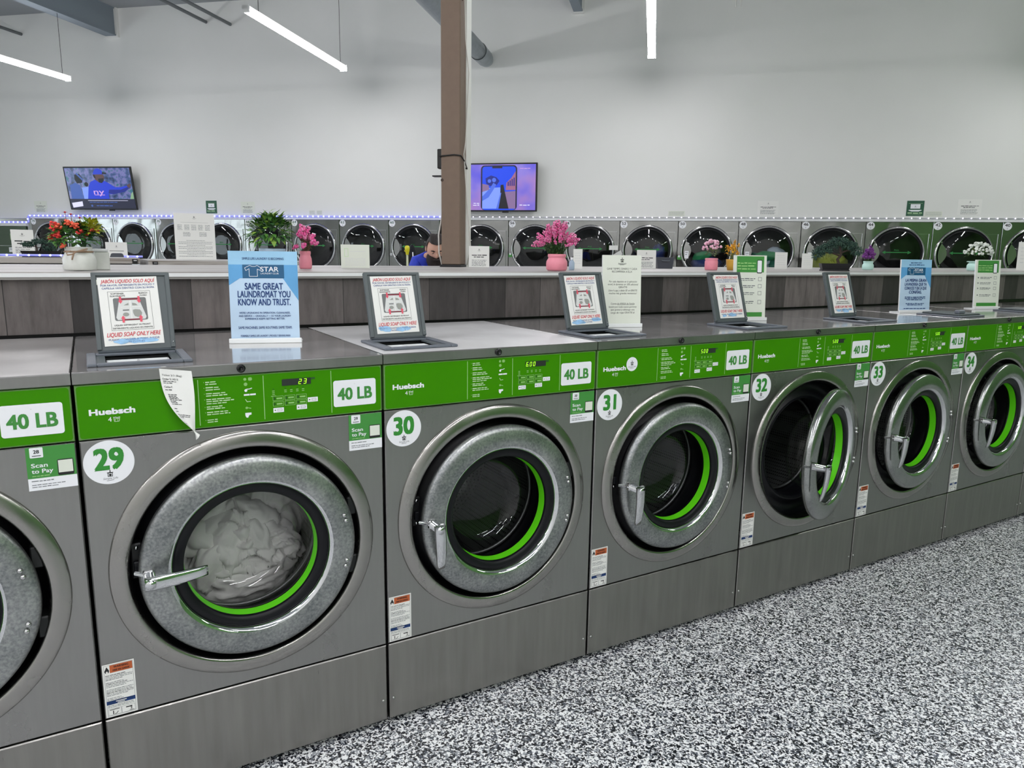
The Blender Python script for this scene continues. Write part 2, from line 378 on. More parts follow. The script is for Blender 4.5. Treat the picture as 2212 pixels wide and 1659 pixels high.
# ------------------------------------------------------------------ the room
X0, X1, Y0, CZ = -3.2, 19.0, -16.5, 5.43
b = MB(); b.box(X0-.2, X1+.2, Y0-.2, 1.25, FZ-.1, FZ, 'floor_flake'); struct('floor', b)
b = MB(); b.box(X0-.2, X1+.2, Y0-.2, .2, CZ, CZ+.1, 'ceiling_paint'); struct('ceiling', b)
b = MB(); b.box(X0-.2, X1+.2, 0, .2, 1.8465, CZ, 'wall_paint'); struct('wall_back', b)
b = MB(); b.box(X0-.2, X1+.2, 1.05, 1.25, FZ, 2.1, 'wall_paint'); b.box(X0-.2, X1+.2, .2, 1.05, 2.0, 2.1, 'wall_paint'); struct('wall_rear', b)
b = MB(); b.box(17.46, X1, 0, .2, FZ, 1.8465, 'wall_paint'); b.box(X0, -1.95, 0, .2, FZ, 1.8465, 'wall_paint'); struct('wall_return', b)
b = MB(); b.box(X1, X1+.2, Y0, 0, FZ, CZ, 'wall_green'); struct('wall_right', b)
b = MB(); b.box(X0-.2, X1+.2, Y0-.2, Y0, FZ, CZ, 'wall_paint'); struct('wall_front', b)
# left wall with two shop windows
WIN = [(-7.6, -4.2), (-14.2, -9.4)]; WZ0, WZ1 = .35, 3.0
b = MB(); ys = [0, -4.2, -7.6, -9.4, -14.2, Y0]
for a, c in ((0, -4.2), (-7.6, -9.4), (-14.2, Y0)): b.box(X0-.2, X0, c, a, FZ, CZ, 'wall_paint')
for c, a in WIN: b.box(X0-.2, X0, c, a, FZ, WZ0, 'wall_paint'); b.box(X0-.2, X0, c, a, WZ1, CZ, 'wall_paint')
struct('wall_left', b)
for k, (c, a) in enumerate(WIN):
    b = MB()
    for yy in (c, (a+c)/2-.03, a-.06): b.box(X0-.12, X0-.04, yy, yy+.06, WZ0, WZ1, 'black')
    for zz in (WZ0, WZ1-.06): b.box(X0-.119, X0-.041, c, a, zz, zz+.06, 'black')
    wf = struct('window_%d' % (k+1), b)
    g = MB(); g.box(X0-.085, X0-.075, c+.05, a-.05, WZ0+.05, WZ1-.05, 'glass_window'); ob('pane', g, wf)
b = MB(); b.box(-.06, 17.4, -.012, 0, 1.8465, 1.902, 'trim_white'); struct('trim_1', b)

# ceiling steel
def bar(name, label, cat, x0, x1, z0, z1, mt, yl=-9, grp=None):
    b = MB(); b.box(x0, x1, yl, -.02, z0, z1, mt, .006); o = ob(name, b, None, WO, (0, 0, A)); return tag(o, label, cat, grp)
def ibeam(label, x, z0, wd):
    t = thing('ceiling_beam', label, 'beam', WP(x, 0, z0), A)
    b = MB(); b.box(-wd*.5, wd*.5, -9, -.05, 0.02, CZ-z0-.02, 'beam_paint'); ob('web', b, t)
    b = MB(); b.box(-wd*.62, wd*.62, -9, -.05, 0, .02, 'beam_paint'); b.box(-wd*.62, wd*.62, -9, -.05, CZ-z0-.02, CZ-z0, 'beam_paint'); ob('flange', b, t)
    b = MB(); b.box(-wd*.8, wd*.8, -.05, -.001, -.02, CZ-z0, 'paint_white'); ob('wall_plate', b, t)
ibeam('deep blue-grey ceiling beam at the left, running out from the white wall', 2.04, 4.97, .17)
ibeam('small grey ceiling beam end beside the vertical-looking light tube, top centre', 10.26, 4.94, .11)
for x, z, l in ((.13, 5.10, 'thin grey ceiling rod at far left, ending at the wall beside the deep beam'), (3.89, 5.12, 'left rod of the pair of thin ceiling rods right of the deep beam'), (4.35, 5.06, 'right rod of the pair of thin ceiling rods, nearest the middle light tube')):
    b = MB(); b.tube([(0, -9, 0), (0, -.004, 0)], .027, 'joist_paint', 10)
    tag(ob('ceiling_rod', b, None, WP(x, 0, z), (0, 0, A)), l, 'rod')
t = thing('duct_pipe', 'round galvanized duct pipe slanting behind the tan column', 'pipe', WP(8.84, 0, 4.30), A)
b = MB(); b.tube([(0, -9, 0), (0, -.55, 0)], .125, 'galv', 24); ob('pipe', b, t)
b = MB(); b.lathe1([(.132, -.6), (.132, -.52), (.127, -.5), (.127, -.2), (.11, -.08), (.06, -.03), (0, -.02)], 'galv', 'y', n=24); ob('end_cap', b, t)
b = MB(); b.lathe1([(.126, -1.6), (.134, -1.59), (.134, -1.55), (.126, -1.54)], 'galv', 'y', n=24); ob('joint_band', b, t)
for y in (-2, -5): 
    b = MB(); b.tube([(0, y, .12), (0, y, CZ-4.30)], .008, 'joist_paint', 6); ob('hanger', b, t)

# light tubes
def lamp(label, u, w0, w1, vis=True):
    z = 4.0; Ln = w1-w0; t = thing('linear_light', label, 'light', WP(u, w0, z), A+.0235, 'hanging linear lights')
    b = MB(); b.box(-.036, .036, -Ln, 0, .012, .055, 'lamp_body'); ob('housing', b, t)
    b = MB(); L = [(-.050, .0115), (-.046, -.006), (-.028, -.019), (0, -.024), (.028, -.019), (.046, -.006), (.050, .0115)]
    vs = [(x, y, zz) for y in (-Ln+.012, -.012) for x, zz in L]; k = len(L)
    b.add(vs, [(i, i+1, k+i+1, k+i) for i in range(k-1)], 'lamp_glow'); ob('tube', b, t)
    for yy in (-Ln, -.012):
        b = MB(); b.box(-.054, .054, yy, yy+.012, -.027, .057, 'lamp_body'); ob('end_cap', b, t)
    for yy in (-Ln+.3, -.12):
        b = MB(); b.tube([(0, yy, .05), (0, yy, CZ-z)], .0035, 'cable_black', 5); ob('cable', b, t)
lamp('hanging light tube at the far left, cut by the photo edge', 2.10, 1.15, 3.8)
lamp('long slanting light tube left of the tan column', 6.88, 1.06, 3.78)
lamp('light tube right of the column, seen end-on as a vertical bar', 11.43, 1.06, 3.8)
lamp('hanging light tube just beyond the right photo edge', 16.75, 1.06, 3.8)
for w0, us in ((5.3, (2.1, 6.92, 11.43, 16.75)), (10.5, (2.1, 6.92, 9.6, 12.2, 14.8, 17.2)), (13.6, (4.5, 8.0, 10.6, 13.2, 15.8))):
    for u in us: lamp('unseen hanging light tube, from the rows added to light the room and washers', u, w0, w0+2.44)  # extra unseen tubes crowd the washer rows to brighten the machine fronts
for dx, l in ((-.02, 'left of two thin white wires dangling from the ceiling, upper right'), (.03, 'right of two thin white wires dangling from the ceiling, upper right')):
    b = MB(); b.tube([(0, 0, 0), (.004, 0, .5), (0, 0, CZ-3.78)], .004, 'cable_white', 5); tag(ob('wire', b, None, WP(12.36+dx, 3.66, 3.78), (0, 0, A)), l, 'wire', None)

# ------------------------------------------------------------------ partition and counter
b = MB(); b.box(-2.2, 9.2, 0, 1.12, 1.0535, 1.212, 'planks'); b.box(-2.19, 9.19, .016, 1.11, 1.0301, 1.0534, 'black'); b.box(-2.2, 9.2, 0, 1.12, FZ, 1.03, 'planks')  # black strip recessed under the planks paints the shadowed gap above the lids
tag(ob('plank_partition', b, None, (0, .755, 0)), 'half-height partition clad in weathered grey-brown planks behind the washers', 'partition')
t = thing('counter', 'long pale grey wood-grain counter on top of the plank partition', 'counter', (0, .735, 1.235))
b = MB(); b.box(-2.2, 9.2, .003, 1.17, -.022, 0, 'laminate'); ob('worktop', b, t)
b = MB(); b.box(-2.2, 9.2, -.006, .0029, -.0145, -.0035, 'trim_white'); ob('edge_trim', b, t)

# column
bw = .1; CP = Vector((1.620, 1.656, 1.235))
t = thing('column', 'tan boxed column standing on the grey counter', 'column', CP, A)
b = MB(); b.box(0, bw, 0, bw, 0.012, CZ-1.235, 'tan_paint', .004)
ob('post', b, t)
b = MB(); b.box(.012, bw+.004, bw, bw+.085, 0, CZ-1.235, 'paint_white'); ob('backing_board', b, t)
b = MB(); b.box(-.006, bw+.004, -.006, bw, 0, .012, 'black'); ob('base_trim', b, t)
b = MB()
for x, z, w_, h in ((.05, 1.30, .012, .006), (.045, 1.31, .006, .01), (.098, 2.0, .006, .01)): b.box(x, x+w_, -.003, .0, z, z+h, 'bark')
b.box(bw, bw+.004, .03, .05, 1.29, 1.297, 'bark'); b.box(bw, bw+.004, .03, .034, 1.27, 1.29, 'bark'); b.disc(.006, .43, .008, -.0008, 'bark', 12); ob('nail', b, t)
def pcol(px, pz): return CP + DV*px + Vector((0, 0, pz))
b = MB(); b.tube([(-.004, -.004, 0), (bw*.7, -.005, .006), (bw+.004, -.004, .002), (bw+.008, .05, -.02), (bw+.008, bw, -.05), (-.004, bw, -.02), (-.004, -.004, 0)], .0035, 'cable_black', 6)
tag(ob('black_strap', b, None, CP+Vector((0, 0, .545)), (0, 0, A)), 'thin black cable strapped around the tan column', 'cable')
b = MB(); b.tube([(bw+.012, .09, 3.2), (bw+.012, .10, 2.0), (bw+.02, .10, 1.75), (bw+.006, .07, 1.62), (bw+.008, .05, 1.3), (bw+.012, .05, 1.1), (bw+.02, .085, .95), (bw+.01, .06, .62), (bw+.006, .045, .56), (bw+.02, .06, .3), (bw+.03, .09, .1), (bw+.012, .09, .01)], .003, 'cable_white', 6)
tag(ob('wire', b, None, CP, (0, 0, A)), 'thin white wire running down the right side of the tan column', 'wire')
b = MB(); b.tube([(-.012, .05, .52), (-.008, .05, .28), (-.03, .05, .16), (-.028, .05, .07), (-.01, .05, .0)], .004, 'cable_white', 6)
tag(ob('wire', b, None, CP, (0, 0, A)), 'thin white wire looping down the left side of the tan column', 'wire')
b = MB(); b.box(-.030, -.002, .03, .07, .49, .585, 'black_gloss', .003); b.tube([(-.012, .05, .49), (-.004, .05, .46)], .004, 'black', 6)
tag(ob('wall_box', b, None, CP, (0, 0, A)), 'small black box fixed to the left side of the tan column', 'box')
b = MB(); b.box(-.06, 0, .04, .08, .452, .458, 'black'); tag(ob('bracket_arm', b, None, CP, (0, 0, A)), 'thin dark bracket arm sticking out left of the column below the black box', 'bracket')
b = MB(); b.tube([(bw+.001, .035, 2.04), (bw+.012, .075, 2.0)], .006, 'galv', 6); b.box(bw, bw+.008, .05, .062, 1.98, 2.0, 'galv'); tag(ob('cable_clip', b, None, CP, (0, 0, A)), 'grey metal clip holding the wire high on the right of the column', 'clip')

# ------------------------------------------------------------------ washers
W = .69; RX0, RX1 = .0035, .6865; DCX, DCZ = .345, .572
def rect_angles(x0, x1, z0, z1, cx, cz, n):
    an = sorted([2*pi*k/n for k in range(n)]+[atan2(z-cz, x-cx) % (2*pi) for x in (x0, x1) for z in (z0, z1)])
    out = [an[0]]
    for a in an[1:]:
        if a-out[-1] > 1e-4: out.append(a)
    return out
def rect_hit(a, x0, x1, z0, z1, cx, cz):
    c, s_ = cos(a), sin(a); k = 1e9
    if c > 1e-9: k = min(k, (x1-cx)/c)
    if c < -1e-9: k = min(k, (x0-cx)/c)
    if s_ > 1e-9: k = min(k, (z1-cz)/s_)
    if s_ < -1e-9: k = min(k, (z0-cz)/s_)
    return (cx+k*c, cz+k*s_)
def plate_hole(b, x0, x1, z0, z1, cx, cz, r, y, depth, ch, m, n=96):
    an = rect_angles(x0, x1, z0, z1, cx, cz, n); N = len(an); L = []
    L.append([(cx+r*cos(a), y, cz+r*sin(a)) for a in an])
    for q, yy in ((ch, y), (0, y+ch), (0, y+depth)):
        L.append([(lambda p: (min(max(p[0], x0+q), x1-q), yy, min(max(p[1], z0+q), z1-q)))(rect_hit(a, x0, x1, z0, z1, cx, cz)) for a in an])
    vs = [p for l in L for p in l]; fs = []
    for j in range(3): fs += [(j*N+k, j*N+(k+1) % N, (j+1)*N+(k+1) % N, (j+1)*N+k) for k in range(N)]
    return b.add(vs, fs, m)
def panel(b, x0, x1, z0, z1, y, depth, ch, m):
    vs = [(x, yy, z) for q, yy in ((ch, y), (0, y+ch), (0, y+depth)) for x, z in ((x0+q, z0+q), (x1-q, z0+q), (x1-q, z1-q), (x0+q, z1-q))]
    return b.add(vs, [(0, 1, 2, 3)]+[(4*j+k, 4*j+(k+1) % 4, 4*j+4+(k+1) % 4, 4*j+4+k) for j in range(2) for k in range(4)], m)
ME = {}
def mk(name, fn):
    if name not in ME: b = MB(); fn(b); ME[name] = b.mesh(name)
    return ME[name]
def f_cab(b):
    b.box(RX0, RX0+.002, .021, .735, 0, 1.016, 'steel_plain'); b.box(RX1-.002, RX1, .021, .735, 0, 1.016, 'steel_plain')
    b.box(RX0, RX1, .733, .735, 0, 1.016, 'steel_plain'); b.box(RX0+.002, RX1-.002, .03, .733, .002, .006, 'black')
def f_front(b): plate_hole(b, RX0, RX1, .232, .8935, DCX, DCZ, .300, 0, .02, .0025, 'steel_front')
def f_kick(b):
    panel(b, RX0, RX1, .001, .2285, -.001, .022, .0025, 'steel_kick')
    for x in (RX0+.012, RX1-.012): b.lathe1([(0, -.004), (.0035, -.0035), (.0045, -.001)], 'steel_plain', 'y', (x, 0, .062), 10)
def f_plinth(b): b.box(RX0+.01, RX1-.01, .03, .72, FZ, .0, 'black')
def f_sur(b):
    p = [(.310, .0005), (.309, -.0035), (.3065, -.0060), (.300, -.0085), (.290, -.0112), (.280, -.0126), (.2735, -.0120), (.2695, -.008), (.268, .002), (.267, .02)]
    b.lathe1([(r, h) for r, h in p], 'steel_ring', 'y', (DCX, 0, DCZ), 112)
def f_boot(b):
    p = [(.267, .02), (.262, .045), (.25, .052), (.225, .05), (.212, .035), (.203, .032), (.197, .04), (.194, .07), (.196, .12)]
    b.lathe1(p, 'rubber', 'y', (DCX, 0, DCZ), 80)
def f_drum(b):
    b.lathe1([(.192, .12), (.186, .118), (.183, .125), (.186, .135), (.235, .15)], 'drum', 'y', (DCX, 0, DCZ), 64)
    b.lathe1([(.235, .15), (.238, .3), (.238, .52), (.21, .56), (.12, .575), (.0, .58)], 'drum_holes', 'y', (DCX, 0, DCZ), 64)
    for k in range(3):
        a = .5+k*2*pi/3
        b.tube([(DCX+.232*cos(a), .17, DCZ+.232*sin(a)), (DCX+.225*cos(a), .3, DCZ+.225*sin(a)), (DCX+.232*cos(a), .5, DCZ+.232*sin(a))], [.012, .035, .012], 'drum', 8)
def f_latch(b):
    b.box(DCX-.262, DCX-.238, .012, .045, .555, .64, 'tub_dark', .003); b.box(DCX-.258, DCX-.246, .0, .013, .575, .60, 'rubber', .002)
    for z in (.565, .63): b.lathe1([(0, .008), (.004, .0085), (.005, .012)], 'chrome', 'y', (DCX-.25, 0, z), 10)
def f_hinge(sg):
    def f(b):
        z = DCZ+.08*sg; b.box(DCX+.240, DCX+.263, -.006, .04, z-.024, z+.024, 'tub_dark', .003)
    return f
def f_lid(mt='steel_lid'):
  def f(b):
      y0, y1, z0, z1 = -.004, .737, 1.0425, 1.045; hx0, hx1, hy0, hy1 = .046, .232, .068, .235
      def tb(xa, xb, ya, yb): b.box(xa, xb, ya, yb, z0, z1, mt)
      LX0, LX1 = .0012, .6888; tb(LX0+.002, hx0, 0, y1); tb(hx1, LX1-.002, 0, y1);
      for xa, xb in ((LX0, LX0+.002), (LX1, LX1-.002)): b.add([(xb, 0, z1), (xb, y1, z1), (xa, y1, z1-.0022), (xa, 0, z1-.0022), (xa, 0, 1.0185), (xa, y1, 1.0185)], [(0, 1, 2, 3), (3, 2, 5, 4)], 'steel_plain')
      tb(hx0, hx1, 0, hy0); tb(hx0, hx1, hy1, y1)
      n = 4; pr = [(0, z0)]+[(y0+.004*(1-sin(pi/2*k/n))+.0, z1-.004*(1-cos(pi/2*k/n))) for k in range(n+1)]
      pr = [(.0, 1.045), (y0+.002, 1.0445), (y0, 1.0425), (y0, 1.020), (y0+.0015, 1.0185), (.012, 1.0185)]
      vs = [(x, y, z) for x in (LX0, LX1) for y, z in pr]; k = len(pr)
      b.add(vs, [(i, i+1, k+i+1, k+i) for i in range(k-1)], 'steel_front')
      for x in (LX0, LX1): b.add([(x, y, z) for y, z in pr], [tuple(range(k))], 'steel_front')
  return f
def f_lock(b): b.lathe1([(.0, -.006), (.004, -.0064), (.0045, -.0095), (.0085, -.0095), (.0098, -.008), (.0098, -.003)], 'black_gloss', 'y', (.341, 0, 1.032), 24)
def f_ctrl(b):
    panel(b, RX0, RX1, .8965, 1.0165, 0, .02, .0015, 'panel_edge'); b.rrect(RX0+.003, RX1-.003, .8995, 1.0138, .006, -.0006, 'panel_green')
    for x in (.246, .3905, .554): b.rect(x-.0008, x+.0008, .904, 1.011, -.0010, 'line_green')
    for k, z in enumerate((1.003, .990, .976, .9625, .945, .932, .914)):
        q = [.022, .028, .042, .055, .036, .046, .022][k]
        b.words(.262, .262+q, z, .0034, -.001, 'ink_pale', k); b.words(.262, .262+q*1.1, z-.005, .0034, -.001, 'ink_pale', k+9)
        if k == 3: b.words(.262, .262+q*.8, z-.010, .0034, -.001, 'ink_pale', k+19)
        b.disc(.2585, z+.001, .0007, -.001, 'ink_pale', 8)
    y = -.001
    b.disc(.349, 1.005, .0035, y, 'ink_faint', 16); b.rrect(.356, .365, 1.001, 1.009, .003, y, 'ink_faint'); b.disc(.350, .993, .0042, y, 'ink_faint', 16)
    b.disc(.350, .978, .0034, y, 'white_vinyl', 14); b.line([(.351, .981), (.358, .981), (.364, .983)], .0018, y, 'white_vinyl')
    b.rect(.345, .358, .9655, .9695, y, 'white_vinyl'); b.rect(.359, .372, .9655, .9695, y, 'white_vinyl')
    b.line([(.348, .957), (.352, .950), (.354, .951), (.360, .951)], .0014, y, 'ink_pale'); b.disc(.350, .936, .003, y, 'ink_faint', 12); b.line([(.353, .936), (.360, .934)], .002, y, 'ink_faint')
    b.poly([(.346, .924), (.360, .924), (.360, .919), (.355, .918), (.352, .912), (.348, .913), (.346, .918)], y, 'white_vinyl')
    # brand word and basket
    b.text('Huebsch', .0275, .9495, .0125, y, 'white_vinyl', .055, 'l', w=.087)
    b.text('4', .0615, .9325, .0105, y, 'white_vinyl', .0, 'l'); bx, bz = .0775, .9320
    b.line([(bx-.0055, bz+.0105), (bx-.004, bz), (bx+.005, bz), (bx+.0068, bz+.0105)], .0011, y, 'ink_pale'); b.rect(bx-.005, bx+.006, bz+.0055, bz+.0068, y, 'ink_pale')
    b.line([(bx-.0055, bz+.0085), (bx-.002, bz+.0098), (bx+.002, bz+.0083), (bx+.0066, bz+.0095)], .0012, y, 'white_vinyl'); b.rect(bx-.003, bx-.0022, bz+.001, bz+.005, y, 'ink_pale'); b.rect(bx+.002, bx+.0028, bz+.001, bz+.005, y, 'ink_pale')
    # key pad
    for i, x in enumerate((.413, .4415, .4555, .470, .484)):
        b.disc(x, .976, .0014, y, 'ink_dark', 10)
        for j in range(2 if i else 4): b.rect(x-.003-(.003 if not i and j == 3 else 0), x+.003+(.003 if not i and j == 3 else 0), .9705-.0042*j, .9725-.0042*j, y, 'ink_faint')
    for j, z in enumerate((.947, .9335)):
        for x in (.411, .439, .467):
            b.frame(x, x+.025, z, z+.0115, .0007, y, 'line_green'); b.rect(x+.002, x+.006, z+.003, z+.0085, y, 'ink_dark'); b.rect(x+.0085, x+.022, z+.0035, z+.0075, y, 'ink_faint')
    for x, z in ((.411, .918), (.467, .9205), (.4945, .937)):
        b.rrect(x, x+.025, z, z+.0115, .0008, y, 'white_vinyl'); b.rect(x+.003, x+.006, z+.0045, z+.007, -.0012, 'ink_dark'); b.frame(x+.010, x+.021, z+.003, z+.0085, .0007, -.0012, 'print_grey')
def f_cap(b):
    b.rrect(.559, .670, .9175, .985, .006, -.0014, 'white_vinyl'); b.disc(.614, .974, .0014, -.0017, 'trim_white', 8)
    b.text('40 LB', .6145, .935, .030, -.0018, 'sticker_green', .034, w=.088)
def f_warn(b):
    y = -.0010; x0, x1, z0, z1 = .006, .071, .2355, .368; b.rect(x0, x1, z0, z1, y, 'paper'); y2 = y-.0003; b.frame(x0+.003, x1-.003, z0+.003, z1-.003, .0005, y2, 'print_grey')
    b.rect(x0+.015, x1-.004, z1-.0225, z1-.004, y2, 'print_orange'); b.text('WARNING', .044, z1-.0115, .0052, y2-.0003, 'print_black', .02, w=.030); b.text('MISE EN GARDE', .044, z1-.0195, .0045, y2-.0003, 'print_black', .02, w=.034)
    fx, fz = x0+.009, z1-.0215
    b.poly([(fx-.0035, fz), (fx-.005, fz+.005), (fx-.003, fz+.009), (fx, fz+.0155), (fx+.0032, fz+.009), (fx+.005, fz+.005), (fx+.0035, fz)], y2, 'print_black'); b.poly([(fx-.002, fz), (fx-.002, fz+.003), (fx, fz+.005), (fx+.002, fz+.003), (fx+.002, fz)], y2-.0003, 'paper')
    for k in range(21):
        z = z1-.029-k*.0036
        if k in (4, 9, 15): continue
        b.words(x0+.005, x1-.005-(R.random() < .35)*R.uniform(.01, .03), z, .0019, y2, 'print_grey' if k % 3 else 'print_black', k)
    b.rect(x0+.003, x1-.003, .2665, .2760, y2, 'print_navy'); b.rect(.028, .050, .2715, .2735, y2-.0003, 'paper'); b.rect(.031, .046, .268, .2698, y2-.0003, 'paper')
    for k in range(2): b.words(x0+.005, x1-.006, .2625-k*.0033, .0018, y2, 'print_grey', 50+k)
    b.frame(x0+.005, .0375, z0+.004, .256, .0005, y2, 'print_grey'); b.frame(.0385, x1-.005, z0+.004, .256, .0005, y2, 'print_grey')
    b.rect(.014, .034, .2525, .2540, y2-.0002, 'print_black'); b.text('1', .021, .2415, .009, y2-.0002, 'print_black', .02); b.line([(.024, .2415), (.028, .2425), (.031, .247)], .0013, y2-.0002, 'print_black')
    b.rect(.047, .060, .250, .2525, y2-.0002, 'print_black'); b.text('2', .058, .2445, .006, y2-.0002, 'print_black', .02); b.rect(.054, x1-.007, .2412, .2422, y2-.0002, 'print_black')
def logo(b, x, z, s, y, m='print_black'):
    """little washer icon with script name below"""
    b.frame(x-.16*s, x+.16*s, z, z+.30*s, .04*s, y, m); b.disc(x, z+.13*s, .085*s, y, m, 14); b.rect(x-.2*s, x+.2*s, z+.28*s, z+.33*s, y, m); b.rect(x-.03*s, x+.03*s, z+.33*s, z+.5*s, y, m)
    b.text('Simple Life', x, z-.20*s, .15*s, y, m, -.01, sh=.25, w=.95*s); b.line([(x-.25*s, z-.30*s), (x+.22*s, z-.27*s)], .025*s, y, m)
def f_num(n):
    def f(b):
        cx, cz = .0565, .842; b.disc(cx, cz, .0495, -.0010, 'white_vinyl', 48)
        b.text(str(n), cx, cz-.0150, .0465, -.0014, 'print_green', .040, w=.054 if n != 31 else .046); logo(b, cx, cz-.0325, .030, -.0014)
    return f
def f_scan(n):
    def f(b):
        x0, x1, z0, z1 = .596, .6845, .7985, .8925; b.rect(x0, x1, z0, z1, -.0010, 'white_vinyl'); b.rect(x0, x1, z0+.0265, z1, -.0013, 'sticker_green')
        b.rrect(x0+.007, x0+.031, z1-.023, z1-.001, .002, -.0016, 'white_vinyl'); b.text(str(n), x0+.019, z1-.0135, .0075, -.0019, 'print_black', .02); b.rect(x0+.011, x0+.027, z1-.0195, z1-.0180, -.0019, 'print_black')
        b.text('Scan', x0+.008, z0+.050, .0088, -.0016, 'white_vinyl', .022, 'l', w=.029); b.text('to Pay', x0+.008, z0+.0375, .0088, -.0016, 'white_vinyl', .022, 'l', w=.038); b.words(x0+.008, x0+.042, z0+.0305, .0022, -.0016, 'line_green', n)
        b.rrect(x1-.034, x1-.0045, z0+.028, z0+.063, .003, -.0016, 'print_black'); b.rect(x1-.0325, x1-.006, z0+.034, z0+.061, -.0019, 'paper_warm')
        b.words(x0+.006, x0+.046, z0+.0195, .0026, -.0014, 'print_grey', n+1); b.words(x0+.006, x0+.066, z0+.0115, .0024, -.0014, 'print_grey', n+2); b.words(x0+.006, x0+.056, z0+.0068, .0024, -.0014, 'print_grey', n+3)
    return f
SEG = {'0': 'abcdef', '2': 'abged', '3': 'abgcd', '5': 'afgcd', '6': 'afgedc'}
def seg(b, ch, x, z, h, y, m):
    w_ = h*.5; t_ = h*.12; sk = lambda px, pz: (x+px+pz*.17, z+pz)
    P = {'a': ((0, h), (w_, h)), 'd': ((0, 0), (w_, 0)), 'g': ((0, h/2), (w_, h/2)), 'f': ((0, h/2), (0, h)), 'e': ((0, 0), (0, h/2)), 'b': ((w_, h/2), (w_, h)), 'c': ((w_, 0), (w_, h/2))}
    for s_ in SEG[ch]: b.line([sk(*P[s_][0]), sk(*P[s_][1])], t_, y, m)
def f_disp(s_, right):
    def f(b):
        b.rrect(.4335, .5035, .9825, .9985, .001, -.0016, 'digit_off'); b.rect(.5035, .514, .9935, .9985, -.0012, 'ink_dark')
        x = .4985-.0125*len(s_.replace('.', '')) if right else .4355
        for i, ch in enumerate(s_):
            if ch == '.': b.disc(x-.0048, .9850, .0009, -.0020, 'digit', 8); continue
            seg(b, ch, x, .9848, .0112, -.0020, 'digit'); x += .0120
    return f
# doors; local origin on the hinge line, disc centre at x = -.25
HX = .597
def f_doorring(mt):
    def f(b):
        p = [(.232, .008), (.246, .004), (.2515, -.004), (.2525, -.012), (.2505, -.020), (.245, -.0255), (.236, -.029), (.215, -.0325), (.197, -.0325), (.1915, -.031)]
        b.lathe1(p, mt, 'y', (-.25, 0, 0), 112)
        b.lathe1([(.1915, -.031), (.186, -.0285), (.1815, -.022), (.1805, -.016)], 'chrome', 'y', (-.25, 0, 0), 112)
    return f
def f_gask(b): b.lathe1([(.1805, -.016), (.178, -.018), (.160, -.014), (.1575, -.010), (.1570, -.004)], 'rubber', 'y', (-.25, 0, 0), 96)
def f_gring(b): b.lathe1([(.1570, -.004), (.1560, .006), (.1545, .022)], 'ring_green', 'y', (-.25, 0, 0), 96)
def f_bowl(b): b.lathe1([(.1545, .022), (.1520, .030), (.149, .055), (.143, .085), (.132, .103), (.11, .116), (.06, .124), (0, .126)], 'glass_bowl', 'y', (-.25, 0, 0), 72)
def f_bowlrim(b): b.lathe1([(.232, .008), (.21, .016), (.185, .022), (.162, .030), (.1560, .034), (.1550, .026)], 'rubber', 'y', (-.25, 0, 0), 72)
def f_rivet(a):
    def f(b): b.lathe1([(0, -.0375), (.0035, -.037), (.0055, -.0345), (.006, -.031)], 'chrome_worn', 'y', (-.25+.231*cos(a), 0, .231*sin(a)), 12)
    return f
def f_handle(locked):
    def f(b):
        px, pz = -.25-.232, .006
        b.box(px-.012, px+.010, -.0445, -.028, pz-.012, pz+.014, 'chrome_worn', .003)
        b.tube([(px, -.034, pz), (px, -.092, pz)], [.0125, .0115], 'chrome', 14)
        b.tube([(px-.026, -.008, pz), (px-.006, -.03, pz)], .005, 'chrome', 8)
        d = (1, 0) if locked else (0.10, -1); n = 9; vs = []
        for k in range(n):
            s_ = k/(n-1); L = .132; hw = .0150-.0035*s_+.0015*sin(pi*s_); th = .0080*(1-.45*s_); o = -.012+L*s_
            cx, cz = px+d[0]*o, pz+d[1]*o; nx, nz = -d[1], d[0]; yy = -.084+.020*s_*s_
            for q, t_ in ((-hw, -th*.5), (-hw*.7, -th), (hw*.7, -th), (hw, -th*.5), (hw, th*.5), (hw*.7, th), (-hw*.7, th), (-hw, th*.5)): vs.append((cx+nx*q, yy+t_, cz+nz*q))
        fs = [(k*8+j, k*8+(j+1) % 8, k*8+8+(j+1) % 8, k*8+8+j) for k in range(n-1) for j in range(8)]+[tuple(range(8)), tuple((n-1)*8+j for j in range(8))]
        b.add(vs, fs, 'chrome', True)
    return f
# soap dispenser
def f_frame(b):
    for x0, x1, y0, y1 in ((.030, .050, .058, .262), (.226, .246, .058, .262), (.050, .226, .058, .076), (.050, .226, .232, .262)): b.box(x0, x1, y0, y1, 1.0452, 1.0525, 'frame_grey', .002)
    b.box(.046, .232, .066, .068, .985, 1.045, 'tub_dark'); b.box(.046, .232, .235, .237, .985, 1.045, 'tub_dark'); b.box(.044, .046, .066, .237, .985, 1.045, 'tub_dark'); b.box(.232, .234, .066, .237, .985, 1.045, 'tub_dark'); b.box(.044, .234, .066, .237, .982, .985, 'tub_dark')
    b.box(.050, .068, .0765, .2318, 1.043, 1.0475, 'lid_grey'); b.box(.208, .226, .0765, .2318, 1.043, 1.0475, 'lid_grey')
def f_cups(b):
    x0, x1, y0, y1, z = .0705, .2055, .0785, .205, 1.040
    for a, c, d, e in ((x0, x1, y0, y0+.003), (x0, x1, y1-.003, y1), (x0, x0+.003, y0, y1), (x1-.003, x1, y0, y1), ((x0+x1)/2-.002, (x0+x1)/2+.002, y0, y1), (x0, x1, .140, .144)): b.box(a, c, d, e, .990, z, 'acrylic')
    b.box(x0, x1, y0, y1, .987, .990, 'acrylic'); b.box(x0, x1, y0, y0+.030, z-.006, z-.002, 'acrylic')
